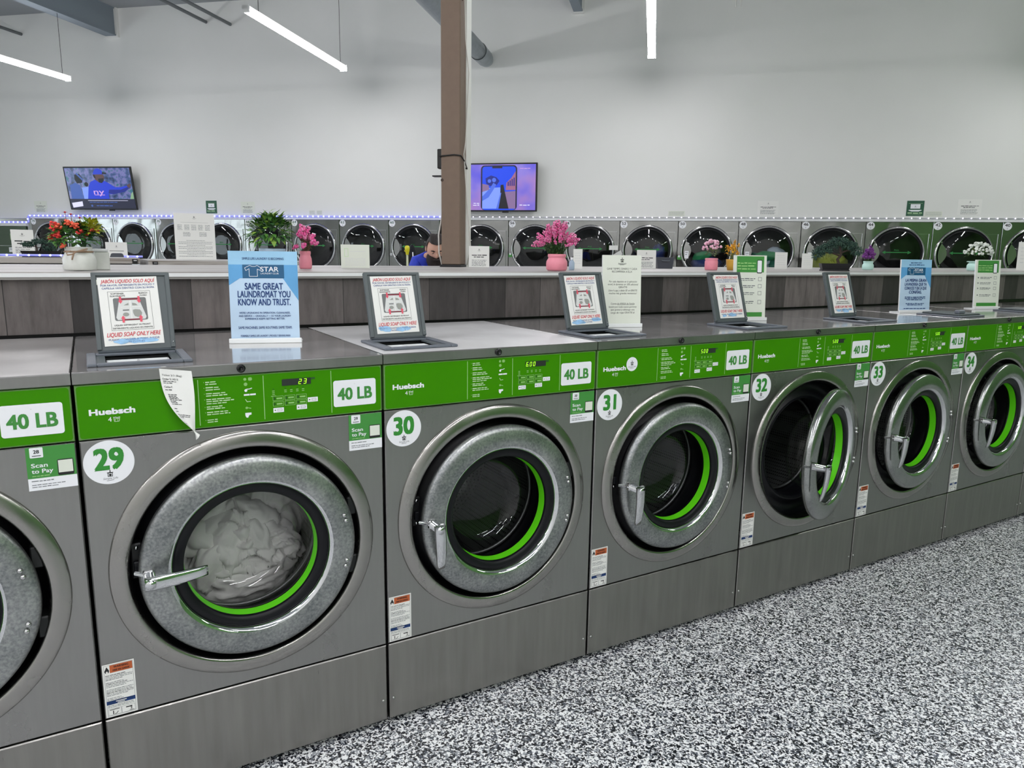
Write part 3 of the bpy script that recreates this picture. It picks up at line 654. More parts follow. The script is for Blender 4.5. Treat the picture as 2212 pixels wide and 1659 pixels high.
def f_dlid(b):
    b.box(-.087, .087, -.006, .004, .004, .200, 'lid_grey', .002); b.box(-.087, -.076, -.010, -.005, .006, .197, 'lid_grey', .0015); b.box(.076, .087, -.010, -.005, .006, .197, 'lid_grey', .0015); b.box(-.087, .087, -.010, -.005, .191, .200, 'lid_grey', .0015)
    b.tube([(-.085, 0, .004), (.085, 0, .004)], .006, 'frame_grey', 10); b.lathe1([(0, -.012), (.0015, -.0115), (.002, -.010)], 'chrome', 'y', (.082, 0, .02), 8)
def f_dlidshut(b):
    b.box(.050, .226, .070, .245, 1.0527, 1.0605, 'lid_grey', .002); b.box(.056, .110, .076, .100, 1.0605, 1.078, 'frame_grey', .004)
def f_sheet(smudge, miss):
    def f(b):
        w_, h = .066, .172; b.rect(-w_, w_, 0, h, -.0070, 'paper'); y = -.0073
        b.text('JABÓN LIQUIDO SOLO AQUÍ', 0, h-.0145, .0088, y, 'print_red', .012, sh=.22, w=.118)
        b.text('POR FAVOR, DETERGENTE EN POLVO Y', 0, h-.0225, .0046, y, 'print_blue', .006, w=.120); b.text('CAPSULA VAN DENTRO CON SU ROPA', 0, h-.0300, .0046, y, 'print_blue', .006, w=.116)
        b.frame(-.047, .047, .038, h-.036, .0006, y, 'print_black')
        for i, (s_, x) in enumerate((('SOFTENER', -.026), ('BLEACH', .031))): b.text(s_, x, h-.0435, .0038, y, 'print_black', .004, w=.029 if i == 0 else .019)
        for i, (s_, x) in enumerate((('SUAVIZANTE', -.026), ('CLORO', .031))): b.text(s_, x, h-.0495, .0038, y, 'print_black', .004, w=.033 if i == 0 else .016)
        b.rrect(-.037, .036, .062, .119, .004, y, 'photo_grey'); y2 = y-.0003
        b.poly([(-.023, .116), (.020, .116), (.033, .070), (.030, .064), (-.031, .064), (-.034, .070)], y2, 'photo_light')
        y3 = y2-.0003; b.rect(-.020, .019, .1135, .117, y3, 'print_maroon'); b.rect(-.022, .022, .0625, .0655, y3, 'print_maroon')
        b.rect(-.0012, .0012, .066, .112, y3, 'paper'); b.poly([(-.022, .096), (.023, .096), (.0235, .0945), (-.0225, .0945)], y3, 'paper')
        b.poly([(-.015, .100), (-.004, .100), (-.004, .106), (-.010, .103)], y3, 'photo_shade'); b.poly([(.004, .099), (.016, .099), (.012, .104), (.004, .106)], y3, 'photo_shade')
        b.rect(-.018, -.004, .0865, .0895, y3, 'photo_grey'); b.poly([(.004, .088), (.010, .0895), (.020, .088), (.024, .080), (.022, .073), (.014, .069), (.007, .072), (.004, .080)], y3, 'photo_shade'); b.disc(-.012, .077, .007, y3, 'photo_shade', 12, rz=.005)
        y4 = y3-.0003
        for x, zt, d in ((-.021, .122, -1), (.020, .122, -1), (-.019, .057, 1), (.020, .057, 1)):
            b.poly([(x-.0025, zt), (x+.0025, zt), (x+.0025, zt+d*.010), (x+.0052, zt+d*.010), (x, zt+d*.0175), (x-.0052, zt+d*.010), (x-.0025, zt+d*.010)], y4, 'print_pink')
        b.text('LIQUID DETERGENT IN FRONT', 0, .0490, .0036, y, 'print_black', .004, w=.080); b.text('DETERGENTE LIQUIDO EN FRENTE', 0, .0415, .0036, y, 'print_black', .004, w=.088)
        b.text('LIQUID SOAP ONLY HERE', 0, .0225, .0105, y, 'print_red', .014, sh=.22, w=.118)
        q = random.Random(smudge)
        b.text('PLEASE, POWDER & PODS INSIDE', 0, .0130, .0044, y, 'print_blue', .004, w=.112); b.text('WITH CLOTHES', 0, .0060, .0044, y, 'print_blue', .004)
        for k in range(7):
            cx = q.uniform(-.05, .045); cz = q.uniform(.008, .016); rr = q.uniform(.006, .014); n = 11
            b.poly([(max(-.063, min(.063, cx+rr*1.5*cos(2*pi*i/n)*q.uniform(.7, 1.2))), max(.0015, cz+rr*.55*sin(2*pi*i/n)*q.uniform(.7, 1.2))) for i in range(n)], y-.0002-.00003*k, 'smudge_blue')
        if miss: b.rect(-w_-.006, -w_, h-.018, h-.005, -.0070, 'paper_warm')
    return f
DOOR = {28: (0, 'cast_metal', 1), 29: (0, 'cast_metal', 1), 30: (1.45, 'cast_metal', 0), 31: (1.2, 'cast_metal', 0), 32: (17.5, 'cast_grazing', 0), 33: (2.9, 'cast_grazing', 0), 34: (2.0, 'cast_grazing', 0), 35: (0, 'cast_grazing', 0)}
WLAB = {28: 'stainless front-load washer cut off at the left photo edge, left of the one numbered 29', 29: 'stainless front-load washer with round sticker 29, full of white laundry, paper ticket on it',
 30: 'stainless front-load washer with round sticker 30, empty, door slightly ajar', 31: 'stainless front-load washer with round sticker 31 and a logo sticker on its green panel',
 32: 'stainless front-load washer with round sticker 32, its door standing wide open', 33: 'stainless front-load washer with round sticker 33, just right of the wide-open one', 34: 'stainless front-load washer with round sticker 34, near the right photo edge',
 35: 'stainless front-load washer cut off at the right photo edge, right of the one numbered 34'}
DISP = {29: ('23', True), 30: ('6.00', False), 31: ('5.00', False), 32: ('5.00', False), 33: ('5.00', False), 34: ('5.00', False), 28: ('5.00', False), 35: ('5.00', False)}
def washer(n):
    t = thing('washing_machine', WLAB[n], 'washing machine', ((n-29)*W, 0, 0), 0, 'row of stainless washers')
    P = lambda name, key, fn, par=t, **k: ob(name, mk(key, fn), par, **k)
    P('cabinet', 'cabinet', f_cab); P('front_panel', 'front_panel', f_front); P('kick_panel', 'kick_panel', f_kick); P('plinth', 'plinth', f_plinth)
    P('door_surround', 'door_surround', f_sur); P('door_boot', 'door_boot', f_boot); P('drum', 'wash_drum', f_drum); P('latch_bracket', 'latch', f_latch); [P('hinge', 'hinge%d' % s_, f_hinge(s_)) for s_ in (-1, 1)]
    P('top_lid', 'top_lid%d' % (n if n in (28, 30) else 0), f_lid({28: 'steel_lid_dusty', 30: 'steel_lid_dull'}.get(n, 'steel_lid'))); P('lock', 'lock', f_lock)
    cp = P('control_panel', 'control_panel', f_ctrl); s_, rt = DISP[n]; P('display', 'display'+s_, f_disp(s_, rt), cp); P('capacity_sticker', 'capacity', f_cap, cp)
    if n == 31:
        def f_l(b): b.disc(.1395, .966, .0225, -.0014, 'white_vinyl', 36); logo(b, .1395, .962, .031, -.0017)
        P('logo_sticker', 'logo_sticker', f_l, cp)
    P('number_sticker', 'num%d' % n, f_num(n)); P('scan_sticker', 'scan%d' % n, f_scan(n)); P('warning_label', 'warn', f_warn)
    ang, mt, lk = DOOR[n]
    d = P('door', 'door'+mt, f_doorring(mt), t, loc=(HX, -.002, DCZ), rot=(0, 0, radians(ang)))
    P('gasket', 'gasket', f_gask, d); P('window_ring', 'window_ring', f_gring, d); P('glass_bowl', 'glass_bowl', f_bowl, d); P('bowl_seat', 'bowl_seat', f_bowlrim, d); [P('rivet', 'rivet%d' % i, f_rivet(a), d) for i, a in enumerate((.30, .235, -.235, -.30))]; P('handle', 'handle%d' % lk, f_handle(lk), d)
    sd = P('soap_dispenser', 'soap_frame', f_frame)
    if n >= 34: P('dispenser_lid', 'dlidshut', f_dlidshut, sd)
    else:
        P('detergent_cups', 'cups', f_cups, sd)
        k = dict(loc=(.1405, .243, 1.0525), rot=(radians(-17), 0, 0))
        P('dispenser_lid', 'dlid', f_dlid, sd, **k)
        if n != 28:
            sh = P('instruction_sheet', 'sheet%d' % n, f_sheet(n, n in (29, 32)), sd, **k)
            dx = {29: -.004, 30: .0, 31: -.004, 32: .006, 33: .004}[n]; mtx = Matrix.Rotation(radians(-17), 4, 'X') @ Matrix.Translation((dx, -.0007 if n else 0, .0165)) @ Matrix.Rotation(radians({29: -1.5, 30: -1.0, 31: -1, 32: 0, 33: 0}[n]), 4, 'Y')
            sh.matrix_local = Matrix.Translation((.1405, .243, 1.0525)) @ mtx
    return t
for n in range(28, 36): washer(n)

# laundry inside washer 29: folded cloth piled behind the glass
def cloth_blob(b, c, rx, ry, rz, m, seed, res=56, amp=.022, flatfront=None, fs=16):
    vs = []; fc = []
    for i in range(res+1):
        th = pi*i/res
        for j in range(res):
            ph = 2*pi*j/res; d = Vector((sin(th)*cos(ph), cos(th), sin(th)*sin(ph)))
            q = Vector((d.x*rx, d.y*ry, d.z*rz)); q.rotate(Euler((seed*1.3, seed*2.1, seed*.9+.4))); q = Vector((q.x*fs, q.y*fs*.5, q.z*fs*.45))+Vector((seed*7.1, 0, seed*3.3))
            q += Vector((noise.noise(q*.5), 0, noise.noise(q*.5+Vector((9, 9, 9)))))*1.6
            r = 1-abs(noise.noise(q))*1.7; r2 = 1-abs(noise.noise(q*2.1))
            k = 1+(amp/rx)*(r*1.4+r2*.5-1)
            vs.append((c[0]+d.x*rx*k, c[1]+d.y*ry*k, c[2]+d.z*rz*k))
    for i in range(res): fc += [(i*res+j, i*res+(j+1) % res, (i+1)*res+(j+1) % res, (i+1)*res+j) for j in range(res)]
    return b.add(vs, fc, m, True)
b = MB()
for c, r, sd, fs, rot in (((0, .075, -.03), (.19, .08, .15), 4, 30, 0), ((0, .06, -.15), (.15, .10, .085), 7, 30, 0), ((-.05, .045, .07), (.12, .05, .06), 3, 34, .3), ((.075, .05, .06), (.10, .05, .07), 6, 34, -.4),
    ((-.10, .02, -.02), (.062, .045, .05), 11, 30, .5), ((-.075, .012, -.085), (.045, .045, .085), 12, 36, .35), ((-.030, .006, -.055), (.034, .040, .105), 13, 40, .12), ((.018, .004, -.050), (.032, .040, .110), 14, 42, -.10), ((.060, .010, -.045), (.034, .042, .100), 15, 40, -.35), ((.105, .020, -.040), (.036, .045, .085), 16, 40, -.7),
    ((-.035, .018, .022), (.070, .045, .035), 17, 36, -.5), ((.045, .018, .035), (.075, .045, .036), 18, 36, .55), ((.0, .012, -.115), (.10, .050, .04), 19, 36, .1), ((.10, .02, -.10), (.06, .05, .04), 20, 36, .6)):
    b.T = Matrix.Translation(c) @ Matrix.Rotation(rot, 4, 'Y'); cloth_blob(b, (0, 0, 0), *r, 'fabric_white', sd, 44, .016, fs=fs)
b.T = None
tag(ob('laundry', b, None, (DCX+.0, .215, DCZ-.01)), 'crumpled white laundry behind the round glass of washer 29', 'laundry')

# paper ticket hanging on washer 29
b = MB(); NU, NV_ = 10, 26
def tick(u, v):   # u across 0..1, v down 0..1 ; lower left corner curls up and to the right
    x = .066*u; z = -.166*v
    L = max(0, v-.12)**2*.074*(1-u)*1.0/.77
    xx = x+L*(1.0)+.002*sin(v*5); zz = z+.02*(1-u)*max(0, v-.4)-.010*u*(1-v)
    yy = -.0016-.010*sin(pi*min(1, v*1.1))*u*.9-.020*(v**2)*(.4+.6*u)-.016*v*v*(1-u)-.006*sin(pi*u)*v
    return (xx, yy, zz)
vs = [tick(i/NU, j/NV_) for j in range(NV_+1) for i in range(NU+1)]
b.add(vs, [(j*(NU+1)+i, j*(NU+1)+i+1, (j+1)*(NU+1)+i+1, (j+1)*(NU+1)+i) for j in range(NV_) for i in range(NU)], 'paper', True)
tb = MB()
tb.text('Ticket 2/3 (Bag)', .004, -.0155, .0040, 0, 'print_black', 0, 'l', w=.040); tb.text('Order S-14213', .004, -.0245, .0042, 0, 'print_black', .01, 'l', w=.031); tb.text('Carlos F.', .005, -.0425, .0042, 0, 'print_black', .01, 'l', w=.017)
for k, (x1, z) in enumerate(((.026, -.0285), (.018, -.0325), (.014, -.048), (.022, -.0585), (.020, -.062), (.022, -.065), (.024, -.068), (.030, -.0715), (.016, -.0748), (.018, -.078), (.030, -.082), (.014, -.094), (.012, -.101), (.044, -.109), (.044, -.113), (.016, -.117), (.012, -.133))): tb.words(.005+(.003 if z < -.05 else 0), .005+x1, z, .0022, 0, 'print_black', k)
NVv = []
for p in tb.v:
    q = tick(max(0, min(1, p.x/.066)), max(0, min(1, -p.z/.166))); NVv.append(Vector((q[0], q[1]-.0005, q[2])))
tb.v = NVv; off = len(b.v); b.v += tb.v
for f_, mi_ in zip(tb.f, tb.m): b.f.append(tuple(off+k for k in f_)); b.m.append(b.mi(tb.mats[mi_])); b.sm.append(False)
tag(ob('paper_ticket', b, None, (.168, -.004, 1.0435)), 'white printed paper ticket hanging over the green panel of washer 29', 'ticket')

# ------------------------------------------------------------------ table signs on the washer lids
ZL = 1.0451
def table_sign(label, x, y, rz, w_, h, front, back='acrylic', basem='acrylic', bw_=None, lean=4):
    t = thing('table_sign', label, 'sign', (x, y, ZL), radians(rz), 'table signs on the washer lids')
    bw_ = bw_ or w_*1.06
    b = MB(); b.box(-bw_/2, bw_/2, -.020, .045, 0, .004, basem, .001); b.box(-bw_/2, bw_/2, -.022, -.014, 0, .014, basem, .0015); ob('base', b, t)
    b = MB(); b.box(-w_/2, w_/2, -.004, .004, 0, h, back, .001)
    p = ob('panel', b, t, (0, -.008, .006), (radians(-lean), 0, 0))
    b = MB(); front(b, w_, h); ob('poster', b, p, (0, -.0046, 0)); return t
def star_sign(lines_, es=False):
    def f(b, w_, h):
        b.rect(-w_/2, w_/2, 0, h, 0, 'poster_pale'); b.rect(-w_/2, w_/2, h*.85, h, -.0003, 'poster_sky'); b.rect(-w_/2, w_/2, h*.70, h*.85, -.0003, 'poster_mid')
        b.poly([(-w_/2, h*.62), (-w_/2+w_*.16, h*.70), (-w_/2, h*.70)], -.0004, 'poster_mid'); b.poly([(w_/2, h*.45), (w_/2, h*.70), (w_/2-w_*.22, h*.70)], -.0004, 'poster_mid')
        b.rect(-w_*.30, w_*.30, h*.70, h*.85, -.0006, 'poster_band')
        y = -.0009; k = h/.255; BO = .026
        if not es: b.text('SIMPLE LIFE LAUNDRY IS BECOMING', 0, h*.905, .0065*k, y, 'print_navy', .006, w=w_*.60)
        else: b.words(-w_*.2, w_*.2, h*.93, .005*k, y, 'print_navy', 3); b.words(-w_*.25, w_*.25, h*.89, .005*k, y, 'print_navy', 4)
        b.text('STAR', w_*.09, h*.775, .0135*k, y, 'white_vinyl', .012, w=w_*.26); b.text('LAUNDRY CLUB', w_*.09, h*.745, .0045*k, y, 'white_vinyl', 0, w=w_*.26)
        sx = -w_*.14; sz = h*.775
        b.line([(sx-.012*k, sz-.014*k), (sx-.012*k, sz+.008*k), (sx-.021*k, sz+.002*k), (sx-.024*k, sz+.010*k), (sx-.010*k, sz+.017*k), (sx-.004*k, sz+.014*k), (sx+.004*k, sz+.014*k), (sx+.010*k, sz+.017*k), (sx+.020*k, sz+.010*k), (sx+.017*k, sz+.003*k), (sx+.010*k, sz+.007*k), (sx+.010*k, sz-.014*k), (sx-.012*k, sz-.014*k)], .0011*k, y, 'white_vinyl')
        z = h*.575
        for s_ in lines_:
            b.text(s_, 0, z, .0185*k if not es else .0145*k, y, 'print_navy', BO, w=min(w_*.76, w_*.055*len(s_))*(1 if not es else .95)); z -= h*.088 if not es else h*.076
        if not es:
            for s_, zz, hh, ww in (("WE'RE UPGRADING IN OPERATION, CLEANLINESS,", .305, .0050, .74), ('AND SERVICE — GRADUALLY — SO YOUR LAUNDRY', .27, .0050, .76), ('EXPERIENCE KEEPS GETTING BETTER.', .238, .0050, .58), ('SAME MACHINES. SAME ROUTINES. SAME TEAM.', .135, .0072, .78), ('FORMERLY SIMPLE LIFE LAUNDRY | PROUDLY SERVING MAIN', .045, .0056, .72)):
                b.text(s_, 0, h*zz, hh*k, y, 'print_navy', .012, w=w_*ww)
        else:
            for j, (a, zz) in enumerate(((.34, .27), (.34, .245), (.28, .22), (.3, .145), (.25, .12), (.36, .05))): b.words(-w_*a, w_*a, h*zz, .0052*k, y, 'print_navy', j)
    return f
table_sign('blue poster stand reading SAME GREAT LAUNDROMAT on the lid of washer 29', .478, .372, -16.6, .186, .252, star_sign(['SAME GREAT', 'LAUNDROMAT YOU', 'KNOW AND TRUST.']))
def reward(b, w_, h):
    b.rect(-w_/2, w_/2, 0, h, 0, 'paper_warm'); y = -.0003; logo(b, .0, h*.90, .034, y); b.text('LAUNDRY', 0, h*.868, .004, y, 'print_grey', .01)
    b.text('GANE TIEMPO, DINERO Y CADA', .0, h*.795, .0068, y, 'print_black', .0, w=w_*.78); b.text('RECOMPENSA A ELLA', .0, h*.755, .0068, y, 'print_black', .0, w=w_*.52)
    for s_, z, ww in (('Por cada depósito en la aplicación', .615, .72), ('movil, le daremos un 10% adicional', .575, .78), ('GRATIS', .535, .22), ('Llene la app y obtén $5 en GRATIS', .488, .74), ('muchos más grandes momentos!', .448, .72)): b.text(s_, .004, h*z, .0068, y, 'print_black', -.002, sh=.15 if z != .535 else 0, w=w_*ww)
    for s_, z, ww in (('Cuenta de AMIGA de Familia', .300, .62), ('lavado por cada nuevo pariente', .255, .72), ('que gustes y obtenga una', .215, .62), ('carga de ropa GRATIS #', .172, .62)): b.text(s_, .004, h*z, .0068, y, 'print_black', -.002, sh=.15, w=w_*ww)
    b.rect(-w_*.12, w_*.32, h*.293, h*.296, y, 'print_black')
table_sign('off-white paper rewards notice in a clear stand on washer 31, behind its open soap lid', 1.735, .335, -17, .150, .255, reward)
def app(b, w_, h):
    b.rect(-w_/2, w_/2, 0, h, 0, 'paper_warm'); y = -.0003; b.rect(-w_*.42, w_*.42, h*.735, h*.985, y, 'sticker_green')
    for j in range(3): b.words(-w_*.40, w_*.16, h*(.87-.045*j), .006, y-.0003, 'line_green', j)
    b.rrect(w_*.20, w_*.36, h*.72, h*.93, .004, y-.0004, 'print_black'); b.rrect(w_*.215, w_*.345, h*.735, h*.92, .003, y-.0007, 'white_vinyl')
    for k, z in enumerate((.63, .52, .41, .27)): 
        b.words(-w_*.30, w_*.16, h*z, .005, y, 'print_grey', k); b.words(-w_*.30, w_*.10, h*(z-.025), .004, y, 'print_grey', k+5)
        b.disc(-w_*.38, h*z, .004, y, 'print_grey', 10); b.frame(w_*.25, w_*.36, h*(z-.03), h*(z+.03), .0015, y, 'print_grey')
    b.rect(-w_*.40, w_*.40, h*.04, h*.11, y, 'sticker_green')
table_sign('green-headed white instruction stand half hidden behind the open soap lid of washer 32', 2.415, .345, -16, .150, .262, app, basem='trim_white')
table_sign('narrow blue poster stand with Spanish text on the lid of washer 33', 3.585, .345, -14, .185, .254, star_sign(['LA MISMA GRAN', 'LAVANDERÍA QUE YA', 'CONOCES Y EN LA QUE', 'CONFÍAS.'], True), basem='trim_white')
table_sign('green-headed white instruction stand on the lid of washer 34, far right', 4.255, .350, -16, .165, .258, app, basem='trim_white')

# ------------------------------------------------------------------ plants on the counter
ZC = 1.2352
rnd = random.Random(11)
def rv(): 
    while True:
        v = Vector((rnd.uniform(-1, 1), rnd.uniform(-1, 1), rnd.uniform(-1, 1)))
        if .05 < v.length < 1: return v.normalized()
def pot(t, prof, m, name='pot'):
    b = MB(); b.lathe1(prof, m, 'z', n=40); return ob(name, b, t)
def bush(b, c, rx, ry, rz, n, L, Wd, mats, zmin=-1, bend=.35):
    for k in range(n):
        d = rv()
        if d.z < zmin: d.z = -d.z
        s_ = rnd.uniform(.35, 1)**.5; p = Vector((c[0]+d.x*rx*s_*.8, c[1]+d.y*ry*s_*.8, c[2]+d.z*rz*s_*.8))
        dd = (d+rv()*.45+Vector((0, 0, .25))).normalized(); b.leaf(p, dd, L*rnd.uniform(.7, 1.25), Wd*rnd.uniform(.7, 1.2), mats[min(len(mats)-1, int(rnd.random()*len(mats)))], bend)
def plant(name, label, x, y, rz=0, cat='plant', z=ZC): return thing(name, label, cat, (x, y, z), rz, None)
# red and yellow kalanchoe in a white jar tied with twine
t = plant('potted_flowers', 'red and yellow flowers in a white jar tied with a twine bow', .030, .865)
pot(t, [(0, .002), (.043, .002), (.0458, .006), (.0458, .034), (.0435, .044), (.0385, .052), (.0372, .056), (.0372, .070), (.0388, .072), (.0355, .073), (.0345, .066), (0, .064)], 'ceramic')
b = MB(); b.lathe1([(.0378, .0555), (.0402, .057), (.0402, .0595), (.0378, .061)], 'jute', 'z', n=32)
for s_ in (1,): 
    b.tube([(-.020, -.042, .060), (-.032, -.047, .056), (-.030, -.050, .048), (-.018, -.050, .050), (-.004, -.047, .059), (.012, -.046, .064), (.024, -.043, .067)], .0022, 'jute', 6); b.tube([(-.012, -.047, .055), (-.016, -.052, .044), (-.019, -.0545, .034)], .0024, 'jute', 6); b.tube([(-.01, -.047, .058), (.006, -.049, .060), (.022, -.045, .061)], .002, 'jute', 6)
ob('twine_bow', b, t)
b = MB(); bush(b, (-.008, 0, .098), .074, .055, .046, 240, .026, .017, ['leaf_dark', 'leaf_dark', 'leaf_mid'], -.4); bush(b, (.035, -.005, .118), .047, .04, .042, 130, .018, .013, ['leaf_lite', 'leaf_yel', 'leaf_yel'], -.3); bush(b, (-.05, -.01, .105), .03, .03, .03, 40, .02, .01, ['leaf_lite', 'leaf_mid'])
ob('foliage', b, t)
b = MB()
for px, pz, m in ((-73, -83, 'pet_red'), (-75, -71, 'pet_red'), (-60, -77, 'pet_coral'), (-70, -60, 'pet_red'), (-80, -53, 'pet_red'), (-64, -58, 'pet_red'), (-30, -82, 'pet_coral'), (-20, -79, 'pet_coral'), (-14, -67, 'pet_red'), (-2, -61, 'pet_red'), (12, -69, 'pet_coral'), (24, -70, 'pet_red'), (-56, -36, 'pet_coral'), (-40, -86, 'pet_coral'), (-68, -66, 'pet_red')):
    c = Vector((px*.00112+.022, -.042+abs(px+28)*.0006, .073-(pz+33)*.00135))
    for k in range(9):
        d = rv(); d.y -= .4; b.blob(c+d*.007, .0050, m, 1, (1, 1, .8), .15)
for px, pz, m in ((-43, -107, 'pet_wine'), (-30, -103, 'pet_wine'), (-10, -96, 'pet_wine')):
    c = Vector((px*.00112+.022, -.03, .073-(pz+33)*.00135)); b.tube([c+Vector((.002, .01, -.04)), c], .0009, 'stem_brown', 5)
    for k in range(7): b.leaf(c, (cos(k*.9), sin(k*.9)*.6, .35), .0095, .005, m, .2)
    b.blob(c+Vector((0, 0, .002)), .003, 'pet_red')
ob('blossoms', b, t)
# leafy green plant
t = plant('potted_plant', 'bushy green leafy plant in a pale blue pot behind the large blue poster', .640, 1.0)
pot(t, [(0, .002), (.034, .002), (.044, .06), (.047, .068), (.047, .077), (.043, .077), (.041, .07), (0, .068)], 'pot_blue')
b = MB(); bush(b, (-.005, 0, .130), .085, .07, .070, 260, .036, .017, ['leaf_dark', 'leaf_dark', 'leaf_mid', 'leaf_mid', 'leaf_lite'], -.55)
for dx, h in ((-.03, .20), (-.005, .205), (.035, .20), (.055, .185), (-.055, .19)):
    b.tube([(dx*.6, 0, .1), (dx, 0, h-.01)], .0012, 'leaf_dark', 5)
    for k in range(5): b.leaf((dx, 0, h-.012*k), (cos(k*2.4), sin(k*2.4), .9), .030, .013, 'leaf_lite' if k < 2 else 'leaf_mid', .2)
ob('foliage', b, t)
def heather(label, x, y, pr, ph, R_, H, n, mats, leafm, potm='pot_pink', r0=.6, thick=.0038):
    t = plant('potted_flowers', label, x, y)
    pot(t, [(0, .002), (pr*.86, .002), (pr*.98, ph*.12), (pr, ph*.4), (pr*.97, ph*.58), (pr*.82, ph*.74), (pr*.80, ph*.80), (pr*.86, ph*.84), (pr*.86, ph*.96), (pr*.82, ph), (pr*.76, ph*.97), (pr*.74, ph*.85), (0, ph*.82)], potm)
    bl = MB(); fo = MB()
    for k in range(n):
        a = rnd.uniform(0, 2*pi); q = rnd.random()**.6; tip = Vector((cos(a)*R_*q, sin(a)*R_*q*.8, H*(1-.45*q*q)*rnd.uniform(.86, 1))); base = Vector((cos(a)*pr*.4*q, sin(a)*pr*.4*q, ph*.85))
        mid = base.lerp(tip, .5)+Vector((0, 0, .02)); fo.tube([base, mid, tip], .0008, leafm, 4, False)
        for j in range(14):
            s_ = j/13
            p = (base.lerp(mid, s_*2) if s_ < .5 else mid.lerp(tip, s_*2-1))
            if s_ > r0:
                for i in range(3): bl.blob(p+rv()*thick*1.2, thick*rnd.uniform(.7, 1.15), mats[int(rnd.random()*len(mats))], 1, (1, 1, 1.2))
            else:
                for i in range(2): fo.leaf(p, rv()+Vector((0, 0, .5)), .013, .0035, leafm if rnd.random() < .6 else 'leaf_olive', .2)
    ob('foliage', fo, t); ob('blossoms', bl, t); return t
heather('small pink flowers in a pink jar, half hidden behind the large blue poster', .775, 1.06, .024, .070, .050, .168, 26, ['pet_pink', 'pet_pink2'], 'stem_brown', thick=.0045)
heather('large pink heather in a big pink jar on the counter, right of the tan column', 1.788, .845, .0455, .072, .112, .216, 105, ['pet_pink', 'pet_pink2', 'pet_pink2'], 'leaf_dark', r0=.50, thick=.0031)
heather('small purple lavender in a mint jar on the counter near the right', 4.318, 1.10, .034, .056, .046, .152, 34, ['pet_purp'], 'leaf_dark', 'pot_mint', r0=.35, thick=.004)
# pink roses
t = plant('potted_flowers', 'pale pink roses in a small pink pot beside the yellow flowers', 2.829, .975)
pot(t, [(0, .002), (.030, .002), (.033, .01), (.033, .046), (.030, .052), (.0325, .055), (.0325, .061), (.028, .063), (.026, .056), (0, .054)], 'pot_pink')
b = MB(); bush(b, (0, 0, .085), .036, .036, .032, 90, .018, .006, ['leaf_olive', 'leaf_dark', 'leaf_olive'], -.2); ob('foliage', b, t)
b = MB()
for k in range(34):
    d = rv(); d.z = abs(d.z)*1.0-.15; c = Vector((d.x*.047, d.y*.044, .112+d.z*.052))
    b.blob(c, .0072, 'pet_rose', 1, (1, 1, .9), .08)
    for j in range(4): b.blob(c+rv()*.004, .0042, 'pet_pink2' if j == 0 else 'pet_rose', 1)
ob('blossoms', b, t)
# yellow flowers
t = plant('potted_flowers', 'bright golden yellow flowers in a gold pot beside the pale pink roses', 2.935, .935)
pot(t, [(0, .002), (.022, .002), (.028, .03), (.030, .052), (.031, .058), (.027, .058), (.026, .05), (0, .048)], 'pot_gold')
b = MB(); bl = MB()
for k in range(26):
    a = rnd.uniform(0, 2*pi); q = rnd.random()**.5; tip = Vector((cos(a)*.034*q, sin(a)*.034*q, .085+.045*rnd.random())); b.tube([(0, 0, .048), tip*.6+Vector((0, 0, .02)), tip], .0009, 'leaf_olive', 4, False)
    for j in range(8): bl.leaf(tip, rv()+Vector((0, -.2, .4)), .014, .008, 'pet_yel', .4)
for j in range(40): bl.leaf(Vector((.012, 0, .115+.001*j)), rv()+Vector((0, 0, .4)), .012, .007, 'pet_yel', .4)
b.tube([(0, 0, .05), (.012, 0, .15)], .001, 'leaf_olive', 4); ob('foliage', b, t); ob('blossoms', bl, t)
def bonsai(label, x, y, z, rz, tray, pads, trunk, grass=None, k=1, np_=150):
    t = plant('bonsai', label, x, y, rz, 'plant', z)
    b = MB(); L, D, H = tray; b.box(-L/2+.006, L/2-.006, -D/2+.006, D/2-.006, 0, H*.2, 'black'); 
    b.add([(sx*(L/2-q), sy_*(D/2-q), zz) for q, zz in ((.012, .002), (0, H), (.006, H), (.010, H-.008)) for sx, sy_ in ((-1, -1), (1, -1), (1, 1), (-1, 1))], [(4*j+i, 4*j+(i+1) % 4, 4*j+4+(i+1) % 4, 4*j+4+i) for j in range(3) for i in range(4)]+[(12, 13, 14, 15)], 'black'); ob('tray', b, t)
    b = MB()
    for pts, r in trunk: b.tube(pts, r, 'bark', 8)
    ob('trunk', b, t)
    b = MB()
    for (cx, cy_, cz, rx, ry, rzz) in pads:
        for j in range(int(np_*rx*rx*400)):
            d = rv(); s_ = rnd.uniform(.6, 1); p = Vector((cx+d.x*rx*s_, cy_+d.y*ry*s_, cz+d.z*rzz*s_))
            m_ = 'needle' if rnd.random() < .6 else 'needle2'
            for i in range(3): b.leaf(p, d+rv()*.7, .014*k, .0035*k, m_, .1)
            b.blob(p, .0045*k, m_, 1, (1, 1, .8), .2)
    ob('foliage', b, t)
    if grass:
        b = MB(); bush(b, grass[:3], *grass[3:6], 60, .035, .004, ['moss'], 0); ob('moss', b, t)
    return t
bonsai('dark green bonsai tree in a long black tray on the counter, right side', 3.668, .865, ZC, radians(-42), (.156, .085, .042),
       [(-.070, 0, .112, .052, .04, .020), (-.035, .01, .135, .045, .04, .022), (.012, 0, .163, .052, .045, .022), (.070, 0, .142, .045, .04, .020), (.108, 0, .112, .034, .03, .022), (-.098, 0, .088, .032, .03, .022)],
       [([(.02, 0, .036), (.012, 0, .065), (.028, 0, .088), (.022, 0, .115), (.015, 0, .15)], [.009, .008, .0065, .005, .003]), ([(.02, 0, .085), (-.02, 0, .10), (-.06, 0, .10)], [.005, .004, .002]), ([(.026, 0, .10), (.06, 0, .115), (.10, 0, .105)], [.005, .004, .002])], (-.045, 0, .05, .04, .03, .03))
